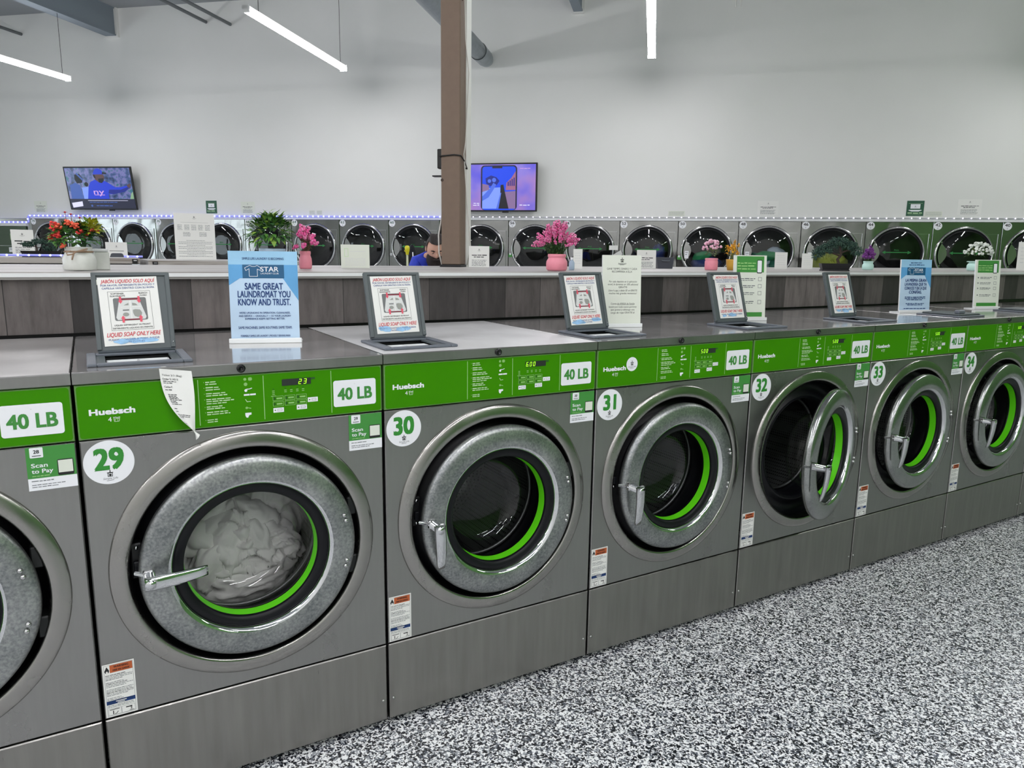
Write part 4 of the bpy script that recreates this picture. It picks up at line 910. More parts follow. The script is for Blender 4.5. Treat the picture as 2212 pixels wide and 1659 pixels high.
# white flowers in a mint jar
t = plant('potted_flowers', 'white blossoms in a mint green jar at the right end of the counter', 5.13, .87)
pot(t, [(0, .002), (.048, .002), (.0535, .008), (.054, .036), (.048, .048), (.043, .052), (.042, .057), (.056, .059), (.057, .063), (.050, .065), (.040, .062), (0, .058)], 'pot_mint')
b = MB(); bush(b, (0, 0, .105), .088, .07, .045, 150, .024, .010, ['leaf_mid', 'leaf_olive', 'leaf_dark'], -.2); ob('foliage', b, t)
b = MB()
for k in range(75):
    d = rv(); d.z = abs(d.z)-.2; c = Vector((d.x*.098+.008, d.y*.075, .125+d.z*.075))
    for j in range(5): b.blob(c+rv()*.005, .0062, 'pet_white', 1, (1, 1, .8), .1)
ob('blossoms', b, t)

# ------------------------------------------------------------------ paper signs on the counter
def paper_sign(label, x, y, z, rz, w_, h, fn, lean=6, name='paper_sign', m='paper'):
    t = thing(name, label, 'sign', (x, y, z), radians(rz), 'paper signs on the counters')
    b = MB(); b.box(-w_/2, w_/2, -.001, .001, 0, h, m); sh = ob('sheet', b, t, (0, 0, 0.001), (radians(-lean), 0, 0))
    b = MB(); b.box(-w_/2-.002, w_/2+.002, .0012, .003, 0, h+.002, 'acrylic'); b.box(-w_/2-.002, w_/2+.002, .003, .045, 0, .002, 'acrylic'); ob('holder', b, t, (0, 0, 0.001), (radians(-lean*0), 0, 0)) if lean == 0 else None
    p = MB(); fn(p, w_, h); ob('print', p, sh, (0, -.0012, 0)); return t
def notice(b, w_, h, y=0):
    logo(b, 0, h*.80, h*.16, y); b.words(-w_*.36, w_*.38, h*.55, h*.055, y, 'print_black', 1); b.words(-w_*.26, w_*.24, h*.46, h*.05, y, 'print_black', 2)
    for k in range(5): b.words(-w_*.36, w_*(.36-.04*(k % 3)), h*(.32-.065*k), h*.035, y, 'print_grey', 5+k)
def menu(b, w_, h):
    logo(b, 0, h*.90, h*.085, 0); b.rect(-w_*.34, w_*.34, h*.80, h*.803, 0, 'print_grey')
    for i in range(5):
        for j in range(5): b.words(-w_*.42+i*w_*.17, -w_*.30+i*w_*.17, h*(.74-.025*j), h*.012, 0, 'print_grey', i*7+j)
    for i in (-1, 1):
        for j in range(4): b.words(i*w_*.2-w_*.09, i*w_*.2+w_*.09, h*(.58-.024*j), h*.012, 0, 'print_grey', i+j)
    for j in range(11): b.words(-w_*(.22+.2*(j % 3 > 0)), w_*(.24+.18*(j % 3 > 0)), h*(.41-.034*j), h*.012, 0, 'print_grey', 40+j)
def faint(b, w_, h):
    b.frame(-w_*.38, -w_*.24, h*.48, h*.84, .002, 0, 'ink_pale'); b.rect(-w_*.2, w_*.36, h*.7, h*.72, 0, 'photo_light')
    for k in range(6): b.words(-w_*.36, w_*.36, h*(.40-.06*k), h*.03, 0, 'photo_light', k)
def plain(b, w_, h):
    for k in range(5): b.words(-w_*.34, w_*.34, h*(.78-.13*k), h*.035, 0, 'photo_light', k)
paper_sign('small greenish white sheet standing on the counter left of the bearded man', 1.051, 1.30, ZC, -12, .121, .099, faint, 3, m='paper_warm')
paper_sign('white notice with small logo standing on the counter just right of the tan column', 1.788, 1.56, ZC, -20, .105, .106, notice, 3)
paper_sign('plain white card standing behind the large pink heather', 2.185, 1.25, ZC, -25, .046, .098, plain, 3)
paper_sign('white notice with small logo standing left of the dark grey box on the counter', 2.761, 1.40, ZC, -20, .112, .101, notice, 4)
paper_sign('small white sheet standing in front of dryer 48 on the counter', 3.749, 1.30, ZC, -30, .076, .102, plain, 3)
paper_sign('white sheet standing behind the bonsai on the counter', 4.02, 1.32, ZC, -30, .070, .098, plain, 3)
paper_sign('tall white sheet at the right photo edge on the counter', 6.26, 1.10, ZC, -40, .120, .212, plain, 2)
t = thing('caddy', 'dark grey lidded box beside the white notice on the counter', 'box', (2.905, 1.42, ZC), radians(-25))
b = MB(); b.add([(sx*q, sy_*.035, zz) for q, zz in ((.042, 0), (.050, .063)) for sx, sy_ in ((-1, -1), (1, -1), (1, 1), (-1, 1))], [(0, 1, 5, 4), (1, 2, 6, 5), (2, 3, 7, 6), (3, 0, 4, 7), (4, 5, 6, 7), (0, 1, 2, 3)], 'caddy'); ob('body', b, t)
b = MB(); b.tube([(-.022, -.037, .045), (-.018, -.042, .043), (0, -.043, .0425), (.018, -.042, .043), (.022, -.037, .045)], .003, 'frame_grey', 8); ob('handle', b, t)
t = thing('bottle', 'pale blue bottle standing behind the large pink heather jar', 'bottle', (1.96, .98, ZC))
b = MB(); b.lathe1([(0, .001), (.011, .001), (.013, .006), (.013, .034), (.009, .042), (.005, .046), (.005, .052)], 'pot_blue', 'z', n=20); ob('body', b, t)
b = MB(); b.lathe1([(.0062, .0475), (.0062, .058), (0, .058)], 'white_vinyl', 'z', n=16); ob('cap', b, t)

# counters behind, at the left
t = thing('back_counter', 'wood-edged counter with blue lights on it, behind the white jar at far left', 'counter', (0, 2.4, 0))
b = MB(); b.box(-1.6, .285, .012, .70, 1.228, 1.2575, 'laminate'); ob('worktop', b, t)
b = MB(); b.box(-1.6, .285, 0, .0118, 1.231, 1.2555, 'laminate_edge'); ob('edge_board', b, t)
b = MB(); b.box(-1.55, .25, .06, .66, FZ, 1.227, 'planks'); ob('base', b, t)
t = thing('back_counter', 'pale wood counter behind the main one, between the white menu sheet and the blue poster', 'counter', (0, 2.28, 0))
b = MB(); b.box(.315, 1.12, .012, .70, 1.2185, 1.2485, 'laminate'); ob('worktop', b, t)
b = MB(); b.box(.315, 1.12, 0, .0118, 1.2215, 1.2465, 'laminate_edge'); ob('edge_board', b, t)
b = MB(); b.box(.36, 1.08, .06, .66, FZ, 1.2175, 'planks'); ob('base', b, t)
for x, l in ((.262, 'left'), (.345, 'right')):
    b = MB(); b.box(x-.012, x+.012, -.008, -.0005, 0, .020, 'black'); b.box(x-.006, x+.008, -.010, -.008, .010, .016, 'chrome') ; 
    o = ob('corner_clip', b, None, (0, 2.398 if l == 'left' else 2.278, 1.2335 if l == 'left' else 1.2235)); tag(o, 'dark clip on the %s side of the gap between the two back counters' % l, 'clip')
paper_sign('large white price sheet on the rear counter, left of the blue poster', .578, 2.62, 1.2486, -8, .205, .252, menu, 4)
def tissue(b, w_, h): logo(b, 0, h*.70, h*.2, 0); b.rect(-w_*.33, w_*.33, h*.42, h*.45, 0, 'print_black'); b.poly([(-w_*.34, 0.002), (w_*.34, .002), (w_*.27, h*.25), (w_*.20, h*.29), (-w_*.2, h*.29), (-w_*.27, h*.25)], 0, 'caddy')
t = paper_sign('white card with a dark half-oval at its foot, right of the white jar', .188, 2.50, 1.2576, -4, .098, .078, tissue, 4)
b = MB()
t = thing('white_box', 'white block standing behind the white jar with red flowers', 'box', (.092, .97, ZC), 0)
b.box(-.022, .022, -.02, .02, 0, .058, 'ceramic', .003); ob('body', b, t); b = MB(); b.box(-.024, .020, -.022, .022, .0585, .068, 'trim_white', .002); ob('lid', b, t)
paper_sign('white notice standing behind the small dark bonsai at far left', -.225, 2.78, 1.2576, 8, .098, .135, notice, 3)
bonsai('small dark bonsai in a black tray at the far left on the rear counter', -.14, 2.58, 1.2576, 0, (.175, .06, .030),
       [(-.05, 0, .062, .034, .02, .011), (-.008, 0, .078, .032, .02, .011), (.028, 0, .055, .028, .02, .022), (.045, 0, .035, .022, .016, .018)], [([(-.02, 0, .022), (-.018, 0, .04), (-.022, 0, .06), (-.018, 0, .076)], [.004, .0035, .003, .0015]), ([(-.018, 0, .045), (.02, 0, .05)], [.0022, .0012]), ([(-.02, 0, .05), (-.05, 0, .058)], [.0022, .0012])], None, .62, 420)

# ------------------------------------------------------------------ led strips
def led(label, pts, step, m, tm, sz, group='LED light strips'):
    t = thing('led_strip', label, 'light strip', pts[0], 0, group); P0 = Vector(pts[0]); L = [Vector(p)-P0 for p in pts]
    b = MB()
    for a, c in zip(L, L[1:]):
        d = (c-a).normalized(); b.tube([a, c], sz*.9, tm, 4)
    ob('tape', b, t)
    bb = MB(); bb.blob((0, 0, 0), sz, m, 1); me = bb.mesh('diode')
    for a, c in zip(L, L[1:]):
        n = max(1, int((c-a).length/step))
        for k in range(n): ob('diode', me, t, a.lerp(c, (k+.5)/n)+(P0*0)-Vector((-NV.x*-.0, 0, 0))-NV*sz*.9)
z = 1.8965; o_ = .0195
led('blue LED strip stepping down over the low machine at the far left', [WP(-1.9, o_, 1.775), WP(-.19, o_, 1.775), WP(-.11, o_, 1.775), WP(-.11, o_, 1.892)], .095, 'led_blue', 'tape_blue', .017)
led('blue LED strip along the trim above dryers 76 to 66', [WP(-.10, o_, z), WP(4.5, o_, z)], .096, 'led_blue', 'tape_blue', .017)
led('blue LED strip along the trim above dryers 66 to 60', [WP(4.52, o_, z), WP(8.1, o_, z)], .098, 'led_blue', 'tape_blue', .016)
led('white LED strip along the trim above dryers 58 to 50', [WP(8.12, o_, z), WP(12.9, o_, z)], .110, 'led_white', 'tape_white', .009)
led('white LED strip along the trim above dryers 48 to 38', [WP(12.92, o_, z), WP(17.4, o_, z)], .110, 'led_white', 'tape_white', .009)
led('bright blue LED strip lying along the rear counter at far left', [(-1.2, 2.415, 1.268), (-.03, 2.415, 1.268)], .042, 'led_blue', 'tape_blue', .0055)
led('short blue LED strip end at the rear counter corner, right of the white card', [(.215, 2.415, 1.266), (.30, 2.415, 1.266)], .042, 'led_blue', 'tape_blue', .0055)

# ------------------------------------------------------------------ dryers along the back wall
DPI = .9; DR = .385; DX, DZ_ = .44, 1.39; DT = 1.846
def d_front(b): plate_hole(b, .003, DPI-.003, .94, DT-.002, DX, DZ_, .335, -.02, .018, .004, 'steel_dryer', 72)
def d_body(b):
    b.box(.003, .006, .02, .92, .0, DT-.004, 'steel_plain'); b.box(DPI-.006, DPI-.003, .02, .92, .0, DT-.004, 'steel_plain'); b.box(.006, DPI-.006, .917, .92, .0, DT-.004, 'steel_plain'); b.box(.02, DPI-.02, .03, .9, FZ, .0, 'black')
    panel(b, .003, DPI-.003, .02, .935, -.02, .018, .004, 'steel_dryer')
def d_ring(b):
    b.lathe1([(.392, -.020), (.390, -.034), (.382, -.045), (.372, -.048), (.362, -.045), (.358, -.038)], 'chrome_worn', 'y', (DX, 0, DZ_), 72)
    b.lathe1([(.358, -.038), (.352, -.034), (.335, -.030), (.325, -.034)], 'rubber', 'y', (DX, 0, DZ_), 72)
def d_pane(b): b.lathe1([(.326, -.034), (.322, -.038), (.16, -.042), (0, -.043)], 'glass_dryer', 'y', (DX, 0, DZ_), 56)
def d_drum(b): b.lathe1([(.335, -.018), (.335, .02), (.37, .05), (.37, .55), (0, .58)], 'tub_dark', 'y', (DX, 0, DZ_), 48)
def d_pull(b):
    b.box(DPI-.048, DPI-.040, -.032, -.02, .96, DT-.17, 'chrome_worn', .002)
    b.box(DPI-.24, DPI-.044, -.023, -.0195, DT-.175, DT-.169, 'chrome_worn')
def d_handle(b):  # half-moon grip plate on the left of the door
    n = 14; a0, a1 = pi*.83, pi*1.17
    pts = [(DX+.345*cos(a0+(a1-a0)*k/n), DZ_+.345*sin(a0+(a1-a0)*k/n)) for k in range(n+1)]; q = [(DX-.225-.05*(1-((k/n)*2-1)**2)*-1, DZ_+.18-.36*k/n) for k in range(n+1)]
    vs = [(x, -.046, z) for x, z in pts]+[(min(x, DX-.215), -.046, z*.0+pts[k][1]) for k, (x, z) in enumerate([(DX-.335+.105*sin(pi*k/n), 0) for k in range(n+1)])]
    b.add(vs, [(k, k+1, n+2+k, n+1+k) for k in range(n)], 'steel_plain')
    b.add([(v[0], -.036, v[2]) for v in vs], [(k, k+1, n+2+k, n+1+k) for k in range(n)], 'steel_plain')
    b.add([(v[0], yy, v[2]) for yy in (-.046, -.036) for v in vs[n+1:]], [(k, k+1, n+2+k, n+1+k) for k in range(n)], 'steel_plain')
def d_arrow(b):
    y = -.0455; z = 1.405; b.rect(DX-.155, DX+.155, z-.007, z+.007, y, 'decal_green')
    for s_ in (-1, 1): b.poly([(DX+s_*.20, z), (DX+s_*.15, z+.024), (DX+s_*.15, z-.024)], y, 'decal_green')
    b.text('PULL', DX, z+.022, .022, y, 'decal_green', .01)
def d_num(n):
    def f(b): b.disc(.061, 1.787, .056, -.0222, 'white_vinyl', 28); b.text(str(n), .061, 1.783, .040, -.0232, 'print_black' if n < 60 else 'sign_green', .016, w=.066); logo(b, .061, 1.752, .026, -.0232)
    return f
def d_tag(b): b.rect(.02, .055, 1.255, 1.29, -.0216, 'white_vinyl'); b.rect(.07, .085, 1.25, 1.295, -.0216, 'white_vinyl'); b.rect(.028, .047, 1.262, 1.283, -.0222, 'print_grey')
def d_tagg(b): b.rect(.005, .11, 1.255, 1.31, -.0216, 'sticker_green'); b.rect(.02, .045, 1.29, 1.32, -.022, 'white_vinyl'); b.rect(.065, .085, 1.262, 1.285, -.022, 'line_green')
def d_card(b): b.rect(.115, .175, 1.275, 1.39, -.0490, 'white_vinyl'); b.words(.125, .165, 1.36, .012, -.0495, 'print_grey', 1); b.words(.125, .16, 1.33, .012, -.0495, 'print_grey', 2)
def dryer(i, n):
    u = i*DPI-.06+(.275 if i > 8 else 0)
    extra = {76: 'at the far left of the row, behind the red flowers', 74: 'behind the white jar of red flowers', 68: 'mostly hidden by the large white price sheet', 48: 'with green and pale blue clothes inside', 50: 'with navy and green clothes inside', 46: 'behind the dark green bonsai', 38: 'at the right photo edge', 58: 'just right of the tan column', 60: 'behind the bearded man'}.get(n, 'in the row along the back wall')
    lab = ('stainless dryer numbered %d, ' % n if n not in (74, 68, 58, 38) else 'stainless dryer ')+extra
    t = thing('tumble_dryer', lab, 'dryer', WP(u, 0, 0), A, 'row of stainless dryers')
    P = lambda name, key, fn, par=t: ob(name, mk(key, fn), par)
    P('front_panel', 'd_front', d_front); P('lower_panel', 'd_body', d_body); P('drum', 'd_drum', d_drum)
    d = P('door_ring', 'd_ring', d_ring); P('door_glass', 'd_pane', d_pane, d); P('door_grip', 'd_handle', d_handle, d)
    if n not in (48, 50, 46): P('arrow_decal', 'd_arrow', d_arrow, d)
    P('side_pull', 'd_pull', d_pull); P('number_sticker', 'd_num%d' % n, d_num(n))
    if n in (62, 60): P('code_sticker', 'd_tag', d_tag)
    if n in (56, 54, 50): P('code_sticker', 'd_tagg', d_tagg)
    if n in (50, 48, 46): P('card', 'd_card', d_card)
    return t
for i in range(19): dryer(i, 76-2*i)
# the wall behind has no recess, so the dryers' fronts stand .02 m out; bodies reach back through the service opening
def wash(name, label, u, z, r, m, seed, sc=(1, .5, .6), w_=-.15):
    b = MB(); cloth_blob(b, (0, 0, 0), r*sc[0], r*sc[1], r*sc[2], m, seed, 36, .05, fs=9); return tag(ob(name, b, None, WP(u, w_, z), (0, 0, A)), label, 'laundry')
u50, u48, u46 = (13*DPI+.215+DX, 14*DPI+.215+DX, 15*DPI+.215+DX)
wash('clothes', 'navy clothes lying in the drum of dryer 50', u50+.02, 1.17, .22, 'cloth_navy', 1); wash('clothes', 'green cloth draped over the navy clothes in dryer 50', u50-.05, 1.30, .15, 'cloth_green', 2, (.9, .5, .55))
wash('clothes', 'dark green clothes filling the drum of dryer 48', u48-.06, 1.20, .25, 'cloth_teal', 3, (1, .5, .75)); wash('clothes', 'bright green cloth on top of the heap in dryer 48', u48+.02, 1.33, .16, 'cloth_green', 4, (1.2, .5, .4), -.11); wash('clothes', 'pale blue cloth in dryer 48, upper right of the heap', u48+.17, 1.39, .15, 'cloth_pale', 5, (.9, .5, .6)); wash('clothes', 'pale blue rag hanging down in front of the heap in dryer 48', u48-.02, 1.20, .10, 'cloth_pale', 6, (.6, .5, 1.2), -.06)
wash('clothes', 'yellow-green blanket in dryer 46, behind the bonsai', u46-.02, 1.22, .24, 'cloth_lime', 7, (1.2, .5, .7)); wash('clothes', 'blue cloth seen in dryer 52 beside the white notice', 12*DPI+.215+DX+.17, 1.30, .12, 'cloth_navy', 8, (.7, .5, 1.3))
b = MB(); b.rect(.745, .885, 1.39, 1.46, -.0500, 'paper'); tag(ob('paper_note', b, None, WP(11*DPI+.215, 0, 0)+NV*.0, (0, 0, A)), 'small white paper taped across the gap left of dryer 52', 'paper')
b = MB(); b.add([(.80, -.052, 1.235), (.96, -.052, 1.325), (.93, -.075, 1.39), (.77, -.070, 1.29)], [(0, 1, 2, 3)], 'paper'); tag(ob('paper_note', b, None, WP(11*DPI+.215, 0, 0), (0, 0, A)), 'loose white sheet hanging at an angle left of dryer 52', 'paper')
# low machine left of the dryers
t = thing('vending_cabinet', 'low grey-green cabinet with small stickers at the far left of the dryer row', 'cabinet', WP(-1.9, 0, 0), A)
b = MB(); panel(b, 0, 1.74, .0, 1.33, -.05, .05, .004, 'cabinet_green'); panel(b, 0, 1.74, 1.335, 1.70, -.05, .05, .004, 'cabinet_green'); ob('body', b, t)
b = MB(); b.box(0, 1.76, -.055, -.001, 1.702, 1.758, 'trim_white'); ob('top_trim', b, t)
b = MB(); b.rect(1.37, 1.52, 1.44, 1.56, -.0515, 'ink_pale'); b.rect(1.38, 1.51, 1.46, 1.49, -.052, 'white_vinyl'); ob('sticker', b, t)
b = MB(); b.rect(1.57, 1.62, 1.39, 1.60, -.0515, 'sticker_green'); ob('sticker', b, t); b = MB(); b.rect(1.31, 1.45, 1.21, 1.30, -.0515, 'white_vinyl'); b.words(1.33, 1.43, 1.26, .02, -.052, 'print_grey', 1); ob('sticker', b, t)

# ------------------------------------------------------------------ wall notices and screens
def wall_note(label, u0, u1, z0, z1, fn, m='paper', grp='notices on the white wall', cat='notice'):
    w_, h = u1-u0, z1-z0; b = MB(); b.box(-w_/2, w_/2, -.003, -.0005, 0, h, m); T0 = b
    fn(b, w_, h); return tag(ob('wall_notice', b, None, WP((u0+u1)/2, 0, z0), (0, 0, A)), label, cat, grp)
def wn(b, w_, h): notice(b, w_, h, -.0036)
def wg(b, w_, h):
    y = -.0036; b.rect(-w_*.28, w_*.28, h*.48, h*.78, y, 'white_vinyl'); logo(b, 0, h*.60, h*.16, y-.0004); b.rect(-w_*.40, w_*.40, h*.82, h*.83, y, 'ink_pale')
    b.poly([(-w_*.38, h*.36), (-w_*.2, h*.29), (w_*.2, h*.29), (w_*.38, h*.36), (w_*.36, h*.40), (-w_*.36, h*.40)], y, 'white_vinyl'); b.words(-w_*.42, w_*.42, h*.16, h*.09, y, 'ink_pale', 4); b.rect(-w_*.4, w_*.4, h*.08, h*.09, y, 'ink_pale')
def wp(b, w_, h):
    for k in range(4): b.words(-w_*.45, w_*.45, h*(.8-.2*k), h*.07, -.0036, 'print_grey', k)
wall_note('white notice on the wall above dryer 76, left of the football screen', .04, .32, 1.955, 2.165, wn, 'paper_warm')
wall_note('green notice on the wall right of the football screen', 3.68, 3.895, 1.945, 2.165, wg, 'sign_green')
wall_note('white notice on the wall right of the left green notice', 4.37, 4.64, 1.945, 2.145, wn, 'paper_warm')
wall_note('small pale label left of a pair, on the wall above dryer 64', 5.68, 5.785, 1.925, 2.0, wp, 'paper_warm', cat='label'); wall_note('small pale label right of a pair, on the wall above dryer 64', 5.82, 5.92, 1.925, 2.0, wp, 'paper_warm', cat='label')
wall_note('faint white paper strip on the wall above dryers 52 and 50', 11.75, 12.0, 1.92, 1.995, wp, 'paper_warm'); wall_note('white notice on the wall above dryer 48', 13.07, 13.37, 1.94, 2.145, wn)
wall_note('green notice on the wall above dryer 44', 15.14, 15.37, 1.93, 2.145, wg, 'sign_green'); wall_note('faint white paper strip beside the right green notice on the wall', 15.385, 15.62, 1.92, 1.995, wp, 'paper_warm'); wall_note('white notice on the wall at the far right', 15.81, 16.12, 1.945, 2.165, wn)
em('tv_hood', (24, 60, 222), .85); em('tv_hood2', (14, 36, 160), .7); em('tv_cap', (30, 60, 210), .9); em('tv_dark', (14, 16, 36), .5); em('tv_skin', (110, 78, 84), .6); em('tv_blue', (70, 104, 190), .8); em('tv_white', (226, 226, 255), 1.0); em('tv_pinkw', (220, 170, 240), .9); em('tv_bar', (48, 50, 84), .5); em('tv_green', (150, 190, 150), .8)
em('tv_sky', (10, 74, 250), .9); em('tv_road', (128, 158, 255), 1.0); em('tv_brick', (176, 110, 150), .8); em('tv_frame', (24, 24, 70), .6); em('tv_hand', (80, 116, 240), .9); em('tv_sand', (150, 120, 170), .8)
def tv(label, u, z, rot, tilt, fn, w_=1.33, h=.755, wall_=.13):
    t = thing('television', label, 'television', WP(u, wall_, z), 0, 'wall televisions'); t.rotation_euler = (radians(tilt), 0, A+radians(rot))
    b = MB(); b.box(-w_/2, w_/2, 0, .035, -h/2, h/2, 'black', .004); b.box(-w_*.3, w_*.3, .035, .055, -h*.3, h*.25, 'black'); b.box(.1, .2, .005, .03, -h/2-.018, -h/2, 'black'); ob('body', b, t)
    b = MB(); b.box(-.04, .04, .055, .10, -.05, .05, 'black'); b.box(-.12, .12, .095, .125, -.08, .08, 'black') if tilt == 0 else b.tube([(0, .06, 0), (0, .10, .0)], .03, 'black', 8); ob('wall_mount', b, t)
    b = MB(); fn(b, w_-.05, h-.045); ob('screen', b, t); return t
def football(b, w_, h):
    y = -.0012; b.rect(-w_/2, w_/2, -h/2, h/2, y, 'crowd'); S_ = lambda pts: [(-w_/2+px*w_, h/2-pz*h) for px, pz in pts]; y -= .0004
    b.poly(S_([(.04, .42), (.13, .36), (.20, .42), (.22, .70), (.25, .86), (.03, .86)]), y, 'tv_blue'); b.poly(S_([(.14, .16), (.22, .14), (.26, .26), (.24, .36), (.16, .38), (.13, .28)]), y, 'tv_dark'); b.line(S_([(.17, .13), (.26, .30)]), .03, y-.0003, 'tv_blue'); b.disc(*S_([(.30, .40)])[0], .04, y, 'tv_dark', 12); b.poly(S_([(.22, .48), (.34, .46), (.30, .86), (.23, .86)]), y, 'tv_road')
    y -= .0006
    b.poly(S_([(.28, .80), (.33, .45), (.37, .34), (.44, .29), (.55, .29), (.62, .34), (.74, .47), (.82, .47), (.92, .43), (.95, .50), (.88, .58), (.70, .64), (.62, .64), (.62, .82), (.28, .82)]), y, 'tv_hood')
    b.poly(S_([(.64, .53), (.82, .53), (.94, .46), (.95, .50), (.88, .58), (.70, .64), (.62, .62)]), y-.0003, 'tv_hood2'); b.poly(S_([(.92, .43), (.96, .38), (.99, .40), (.97, .47), (.94, .50)]), y-.0003, 'tv_skin')
    b.poly(S_([(.44, .17), (.46, .14), (.58, .14), (.60, .22), (.585, .30), (.55, .36), (.50, .35), (.45, .28)]), y-.0004, 'tv_skin'); b.poly(S_([(.50, .26), (.585, .25), (.58, .32), (.545, .37), (.50, .35)]), y-.0006, 'tv_dark'); b.poly(S_([(.43, .16), (.44, .10), (.47, .03), (.52, .01), (.57, .05), (.585, .11), (.64, .115), (.635, .145), (.58, .155)]), y-.0008, 'tv_cap'); b.poly(S_([(.58, .10), (.64, .115), (.635, .15), (.57, .15)]), y-.0009, 'tv_dark'); b.poly(S_([(.425, .16), (.455, .16), (.465, .26), (.44, .24)]), y-.0009, 'tv_dark')
    b.text('ny', -w_/2+.475*w_, h/2-.645*h, .135*h, y-.0010, 'tv_pinkw', .01, w=.16*w_); b.rect(*[-w_/2+k*w_ for k in (.40, .56)], h/2-.67*h, h/2-.655*h, y-.0010, 'tv_pinkw')
    b.rect(-w_/2, w_/2, -h/2, -h/2+.24*h, y-.0014, 'tv_bar'); b.rect(-.22*w_, .40*w_, -h/2+.195*h, -h/2+.205*h, y-.0018, 'tv_white'); b.words(-.2*w_, .25*w_, -h/2+.15*h, .025*h, y-.0018, 'tv_blue', 3); b.disc(-.17*w_, -h/2+.07*h, .02, y-.0018, 'tv_blue', 10); b.words(-.1*w_, .15*w_, -h/2+.06*h, .03*h, y-.0018, 'tv_blue', 4)
    b.poly(S_([(.97, .62), (1, .58), (1, .76), (.94, .76)]), y-.0016, 'tv_green'); b.poly(S_([(.02, .86), (.19, .82), (.19, .94), (.03, .98)]), y-.0020, 'tv_white')  # white quad paints the window's reflection onto the lower left of the screen
def street(b, w_, h):
    y = -.0012; b.rect(-w_/2, w_/2, -h/2, h/2, y, 'lavender'); S_ = lambda pts: [(-w_/2+px*w_, h/2-pz*h) for px, pz in pts]
    x0, x1 = .30, .765; X = lambda k: -w_/2+k*w_
    b.rrect(X(x0), X(x1), -h/2, h/2-.02*h, .06, y-.0004, 'tv_frame'); b.rrect(X(x0+.018), X(x1-.018), -h/2, h/2-.045*h, .045, y-.0008, 'tv_sky'); b.rrect(X(.445), X(.575), h/2-.085*h, h/2-.04*h, .01, y-.0011, 'tv_frame')
    y -= .0012
    b.poly(S_([(.318, .52), (.55, .50), (.565, .97), (.318, .97)]), y, 'tv_road'); b.poly(S_([(.318, .42), (.40, .45), (.41, .55), (.318, .60)]), y-.0002, 'tv_sand'); b.poly(S_([(.36, .30), (.43, .24), (.50, .28), (.54, .36), (.50, .46), (.42, .47), (.37, .42)]), y-.0003, 'tv_hood2'); b.disc(*S_([(.41, .36)])[0], .03, y-.0005, 'tv_hand', 10); b.disc(*S_([(.47, .34)])[0], .035, y-.0005, 'tv_hand', 10)
    b.poly(S_([(.318, .70), (.42, .52), (.46, .40), (.50, .44), (.46, .56), (.40, .72), (.318, .80)]), y-.0006, 'tv_hand')
    b.poly(S_([(.555, .45), (.59, .44), (.61, .60), (.66, .97), (.56, .97), (.50, .97), (.55, .70)]), y-.0006, 'tv_dark'); b.poly(S_([(.50, .97), (.555, .62), (.565, .62), (.53, .97)]), y-.0007, 'tv_hand'); b.poly(S_([(.60, .60), (.747, .58), (.747, .97), (.66, .97)]), y-.0004, 'tv_sand'); b.poly(S_([(.63, .40), (.69, .30), (.747, .15), (.747, .56), (.62, .56)]), y-.0005, 'tv_brick')
    for k in range(4): b.rect(*[X(q) for q in (.645+.025*k, .660+.025*k)], h/2-.47*h, h/2-(.38-.03*k)*h, y-.0007, 'tv_hood2')
    b.words(X(.80), X(.93), h/2-.10*h, .02*h, y, 'tv_pinkw', 1); b.words(X(.80), X(.93), -h/2+.10*h, .03*h, y, 'tv_white', 2); b.words(X(.205), X(.28), -h/2+.14*h, .03*h, y, 'tv_white', 3); b.words(X(.20), X(.28), -h/2+.10*h, .03*h, y, 'tv_white', 4)
tv('wall television at the left showing a man in a blue hoodie', 1.685, 2.37, 4, 9, football, wall_=.20)
tv('wall television right of the column showing a phone with a street scene', 9.03, 2.355, 0, 0, street)

# ------------------------------------------------------------------ bearded man behind the counter
PO = Vector((2.80, 4.42, FZ)); FACE = atan2(-1.7675-PO.y, .0455-PO.x)+pi/2+.12
def skin_mesh(nodes, edges, sub=2):
    bm = bmesh.new(); vs = [bm.verts.new(n[:3]) for n in nodes]
    for a, c in edges: bm.edges.new((vs[a], vs[c]))
    me = bpy.data.meshes.new('sk'); bm.to_mesh(me); bm.free(); o = bpy.data.objects.new('sk', me); COL.objects.link(o)
    sk = o.modifiers.new('s', 'SKIN'); sk.use_smooth_shade = True; su = o.modifiers.new('u', 'SUBSURF'); su.levels = sub; su.render_levels = sub
    L = me.skin_vertices[0].data
    for i, n in enumerate(nodes): L[i].radius = (n[3], n[4] if len(n) > 4 else n[3])
    L[0].use_root = True
    dg = bpy.context.evaluated_depsgraph_get(); e = o.evaluated_get(dg); r = bpy.data.meshes.new_from_object(e); bpy.data.objects.remove(o); bpy.data.meshes.remove(me); return r
def add_me(b, me, m): 
    b.add([v.co.copy() for v in me.vertices], [tuple(p.vertices) for p in me.polygons], m, True); bpy.data.meshes.remove(me)
